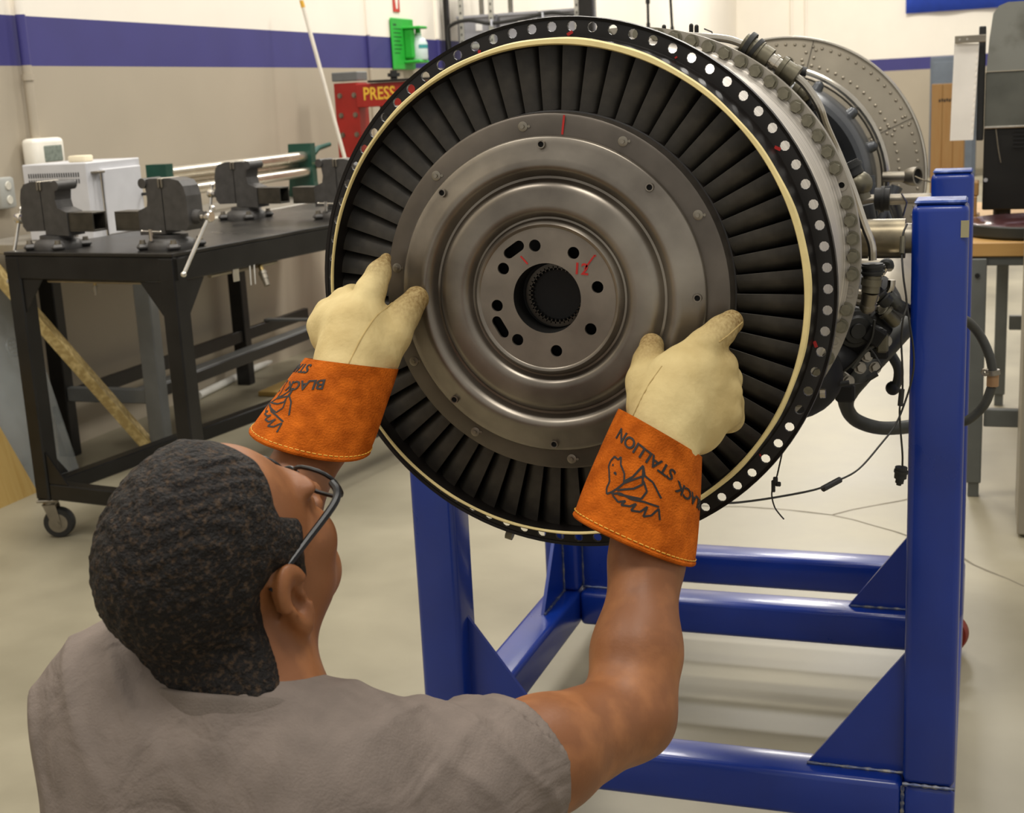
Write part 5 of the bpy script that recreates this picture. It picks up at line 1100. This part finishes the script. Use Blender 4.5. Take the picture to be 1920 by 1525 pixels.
def pickmat(o, spots):
    me = o.data; co = np.empty(len(me.vertices)*3, np.float32); me.vertices.foreach_get('co', co); co = co.reshape(-1, 3)+_v(person.location)
    at = me.attributes.new('soil', 'FLOAT', 'POINT'); w = np.zeros(len(co), np.float32)
    for p, r in spots: w = np.maximum(w, np.clip(1.25-np.linalg.norm(co-_v(p), axis=1)/r, 0, 1))
    at.data.foreach_set('value', w)
def soil_mat(m):
    nt = m.node_tree; N, L = nt.nodes, nt.links; b = N['Principled BSDF']; src = b.inputs['Base Color'].links[0].from_socket
    a = N.new('ShaderNodeAttribute'); a.attribute_name = 'soil'; mx = N.new('ShaderNodeMix'); mx.data_type = 'RGBA'
    n = N.new('ShaderNodeTexNoise'); n.inputs['Scale'].default_value = 45; n.inputs['Detail'].default_value = 6; mu = N.new('ShaderNodeMath'); mu.operation = 'MULTIPLY'; L.new(a.outputs['Fac'], mu.inputs[0]); L.new(n.outputs['Fac'], mu.inputs[1])
    m2 = N.new('ShaderNodeMath'); m2.operation = 'MULTIPLY'; m2.inputs[1].default_value = 1.5; m2.use_clamp = True; L.new(mu.outputs[0], m2.inputs[0])
    L.new(m2.outputs[0], mx.inputs['Factor']); L.new(src, mx.inputs['A']); mx.inputs['B'].default_value = (*lin('#7d6238'), 1); L.new(mx.outputs['Result'], b.inputs['Base Color'])
soil_mat(M_cream)
wrinkle(M_cream, 22, .35, .008, (1, 1, .5)); wrinkle(M_suede, 16, .4, .012, (1, 1, .6))
V, F = snet(glove_right, (-.44, 1.40, .84), (-.20, 1.66, 1.16), .0025); gr = npmesh('work_glove', V, F, M_cream, person); gr['label'] = 'right cream leather glove with index finger on the disc edge'
pickmat(gr, [((-0.2803, 1.5850, 1.1254), .05), ((-0.3781, 1.5850, 1.0965), .045), ((-0.2835, 1.5700, 1.0182), .025)])
V, F = snet(glove_left, (-.94, 1.40, .98), (-.62, 1.66, 1.28), .0025); gl_ = npmesh('work_glove', V, F, M_cream, person); gl_['label'] = 'left cream leather glove with index finger pointing up'
pickmat(gl_, [((-0.7249, 1.5900, 1.2055), .045), ((-0.6854, 1.5880, 1.1533), .055)])
# gauntlet cuffs: lofted suede sleeves
class Cuff:
    def __init__(s, c0, c1, h0, h1, d0, d1, bulge=0.):
        """c0 wrist ring centre, c1 opening centre; h half-width vectors across the picture; d half-depth vectors"""
        s.c0, s.c1 = Vector(c0), Vector(c1); s.h0, s.h1, s.d0, s.d1, s.b = Vector(h0), Vector(h1), Vector(d0), Vector(d1), bulge
    def P(s, t, a, off=0.):
        c = s.c0.lerp(s.c1, t); h = s.h0.lerp(s.h1, t)*(1+s.b*math.sin(PI*t)); d = s.d0.lerp(s.d1, t)
        p = c+h*math.cos(a)+d*math.sin(a)+d.normalized()*.0022*math.sin(a*3+t*7)*t
        n = (h.normalized()*math.cos(a)/h.length+d.normalized()*math.sin(a)/d.length).normalized()
        return p+n*off
    def mesh(s, nt=26, na=56):
        mb = MB(); v = []
        for i in range(nt+1):
            for k in range(na): v.append(s.P(i/nt, 2*PI*k/na))
        m = len(v)
        for i in range(nt+1):
            for k in range(na): v.append(s.P(i/nt, 2*PI*k/na, -.0028))
        f = []
        for o in (0, m):
            for i in range(nt):
                for k in range(na): a = o+i*na+k; b = o+i*na+(k+1) % na; q = (a, b, b+na, a+na); f.append(q if o == 0 else q[::-1])
        for i in (0, nt):
            for k in range(na): a = i*na+k; b = i*na+(k+1) % na; f.append((a, b, m+b, m+a))
        return mb.add(v, f)
def vsub(a, b): return Vector(a)-Vector(b)
cR = Cuff((-0.3504, 1.5000, 1.0092), (-0.3644, 1.4200, 0.9057), vsub((-0.3018, 1.5050, 0.9790), (-0.3983, 1.5050, 1.0322))/2, vsub((-0.3000, 1.4250, 0.8828), (-0.4274, 1.4250, 0.9373))/2, (.004, -.057, .022), (-.012, -.054, .020), .04)
cL = Cuff((-0.7404, 1.5000, 1.0851), (-0.7618, 1.4150, 1.0073), vsub((-0.6866, 1.5050, 1.0783), (-0.7996, 1.5050, 1.0900))/2, vsub((-0.7017, 1.4250, 0.9857), (-0.8357, 1.4250, 1.0231))/2, (-.002, -.057, .014), (-.010, -.058, .004), .03)
def put(c, me, t0, a0, ku, kv, rot=0., parent=None, name='print', m=None):
    """wrap a flat mesh (x to the right, y up) round the cuff at (t0, a0)"""
    cr, sr2 = math.cos(rot), math.sin(rot); L = (c.c1-c.c0).length
    for v in me.vertices:
        x, y = v.co.x*cr-v.co.y*sr2, v.co.x*sr2+v.co.y*cr
        t = t0-y/L; hh = c.h0.lerp(c.h1, t).length; v.co = c.P(t, a0-x/hh, .0006+v.co.z)
    return link(name, me, m or M_print, parent, smooth=False, world=True)
def emblem():
    """line drawing of a horse head with a flaming mane"""
    S = [[(-.030, .016), (-.026, .022), (-.020, .020), (-.017, .024), (-.015, .016), (-.008, .008), (-.006, -.002), (-.012, -.010), (-.018, -.016), (-.024, -.020), (-.026, -.014), (-.024, -.006), (-.028, .004), (-.031, .010), (-.030, .016)],
         [(-.006, .0), (.002, .008), (.010, .024), (.014, .014), (.024, .010), (.036, -.004)], [(.010, .024), (.014, .004), (.006, -.004), (-.012, -.012)], [(-.006, -.002), (.004, .006), (.014, .014)],
         [(.014, .008), (.020, -.002), (.016, -.012), (-.010, -.016)], [(-.018, -.018), (-.008, -.014), (.006, -.016), (.020, -.014), (.036, -.014)],
         [(-.016, -.019), (-.008, -.024), (.0, -.020), (-.004, -.026), (.006, -.024), (.012, -.019), (.008, -.028), (.018, -.026), (.024, -.018), (.022, -.030), (.030, -.026), (.036, -.016), (.040, -.028)],
         [(-.021, .004), (-.019, .006), (-.018, .003)], [(-.026, .012), (-.024, .013)]]
    mb = MB()
    for st in S:
        for p, q in zip(st[:-1], st[1:]):
            p, q = Vector((*p, 0)), Vector((*q, 0)); d = q-p; n = max(1, int(d.length/.004))
            for i in range(n): a_ = p+d*(i/n); b_ = p+d*((i+1)/n); w = Vector((-d.y, d.x, 0)).normalized()*.0011; mb.add([a_-w, b_-w, b_+w, a_+w], [(0, 1, 2, 3)])
    return mb.mesh('emblem')
def cuff(c, parent, tx):
    o = c.mesh().build('cuff', M_suede, parent, world=True); o['label'] = 'orange suede gauntlet cuff with black horse print'
    st = MB(); n = 64
    for k in range(n):
        if k % 2 == 0 or True: a = 2*PI*k/n; b = 2*PI*(k+.7)/n; st.tube([c.P(.962, a, .0008), c.P(.962, b, .0008)], .0007, 5)
    st = st.build('hem_stitching', M_stitch, o, world=True); st['kind'] = 'stuff'
    pts = [c.P(1.0, 2*PI*k/56, -.0014) for k in range(56)]; MB().tube(pts, .0030, 8, closed=True).build('hem', M_suede, o, world=True)
    for me, t, a, rot, nm in tx: put(c, me, t, a, 1, 1, rot, o, nm)
    return o
# sin(a) = +1 faces the camera; printing is upside down as worn
cuff(cR, gr, [(emblem(), .53, PI/2+.02, .12, 'horse_emblem'), (text_mesh('STALLION', .0185, .0003, spacing=.95), .24, PI/2-.02, PI-.18, 'lettering'), (text_mesh('BLACK', .0185, .0003, spacing=.95), .40, PI/2-1.22, PI-.2, 'lettering')])
cuff(cL, gl_, [(emblem(), .54, PI/2+.70, -.25, 'horse_emblem'), (text_mesh('BLACK', .0185, .0003, spacing=.95), .30, PI/2+.28, PI+.25, 'lettering'), (text_mesh('STALLION', .0185, .0003, spacing=.95), .14, PI/2+1.05, PI+.1, 'lettering')])
# stitched seams on the backs of the gloves, found on the surface
def on_surf(fn, pts, y0=1.38, y1=1.62):
    P0 = np.array(pts, np.float32); y = np.full(len(P0), y0, np.float32); done = np.zeros(len(P0), bool)
    for _ in range(160):
        Q = P0.copy(); Q[:, 1] = y; v = fn(Q); done |= v < 0; y = np.where(done, y, y+.0015)
    P0[:, 1] = y-.0008; return [Vector(p) for p, d in zip(P0, done) if d]
def dense(pts, n=8):
    out = []
    for a, b in zip(pts[:-1], pts[1:]):
        for i in range(n): out.append(Vector(a).lerp(Vector(b), i/n))
    return out+[Vector(pts[-1])]
for fn, par, pts in ((glove_right, gr, [(-0.3472, 1.5000, 1.0880), (-0.3590, 1.5000, 1.0707), (-0.3683, 1.5000, 1.0515), (-0.3779, 1.5000, 1.0302)]), (glove_left, gl_, [(-0.6858, 1.5000, 1.2094), (-0.6947, 1.5000, 1.1867), (-0.7056, 1.5000, 1.1571), (-0.7157, 1.5000, 1.1204), (-0.7262, 1.5000, 1.0799)]), (glove_left, gl_, [(-0.7112, 1.5000, 1.1768), (-0.6999, 1.5000, 1.1834), (-0.6899, 1.5000, 1.1932)]), (glove_right, gr, [(-0.2881, 1.5000, 1.1094), (-0.2789, 1.5000, 1.1156), (-0.2636, 1.5000, 1.1298)])):
    L_ = on_surf(fn, dense(pts))
    if len(L_) > 2: MB().tube(L_, .0009, 5).build('seam', M_seam, par, world=True)
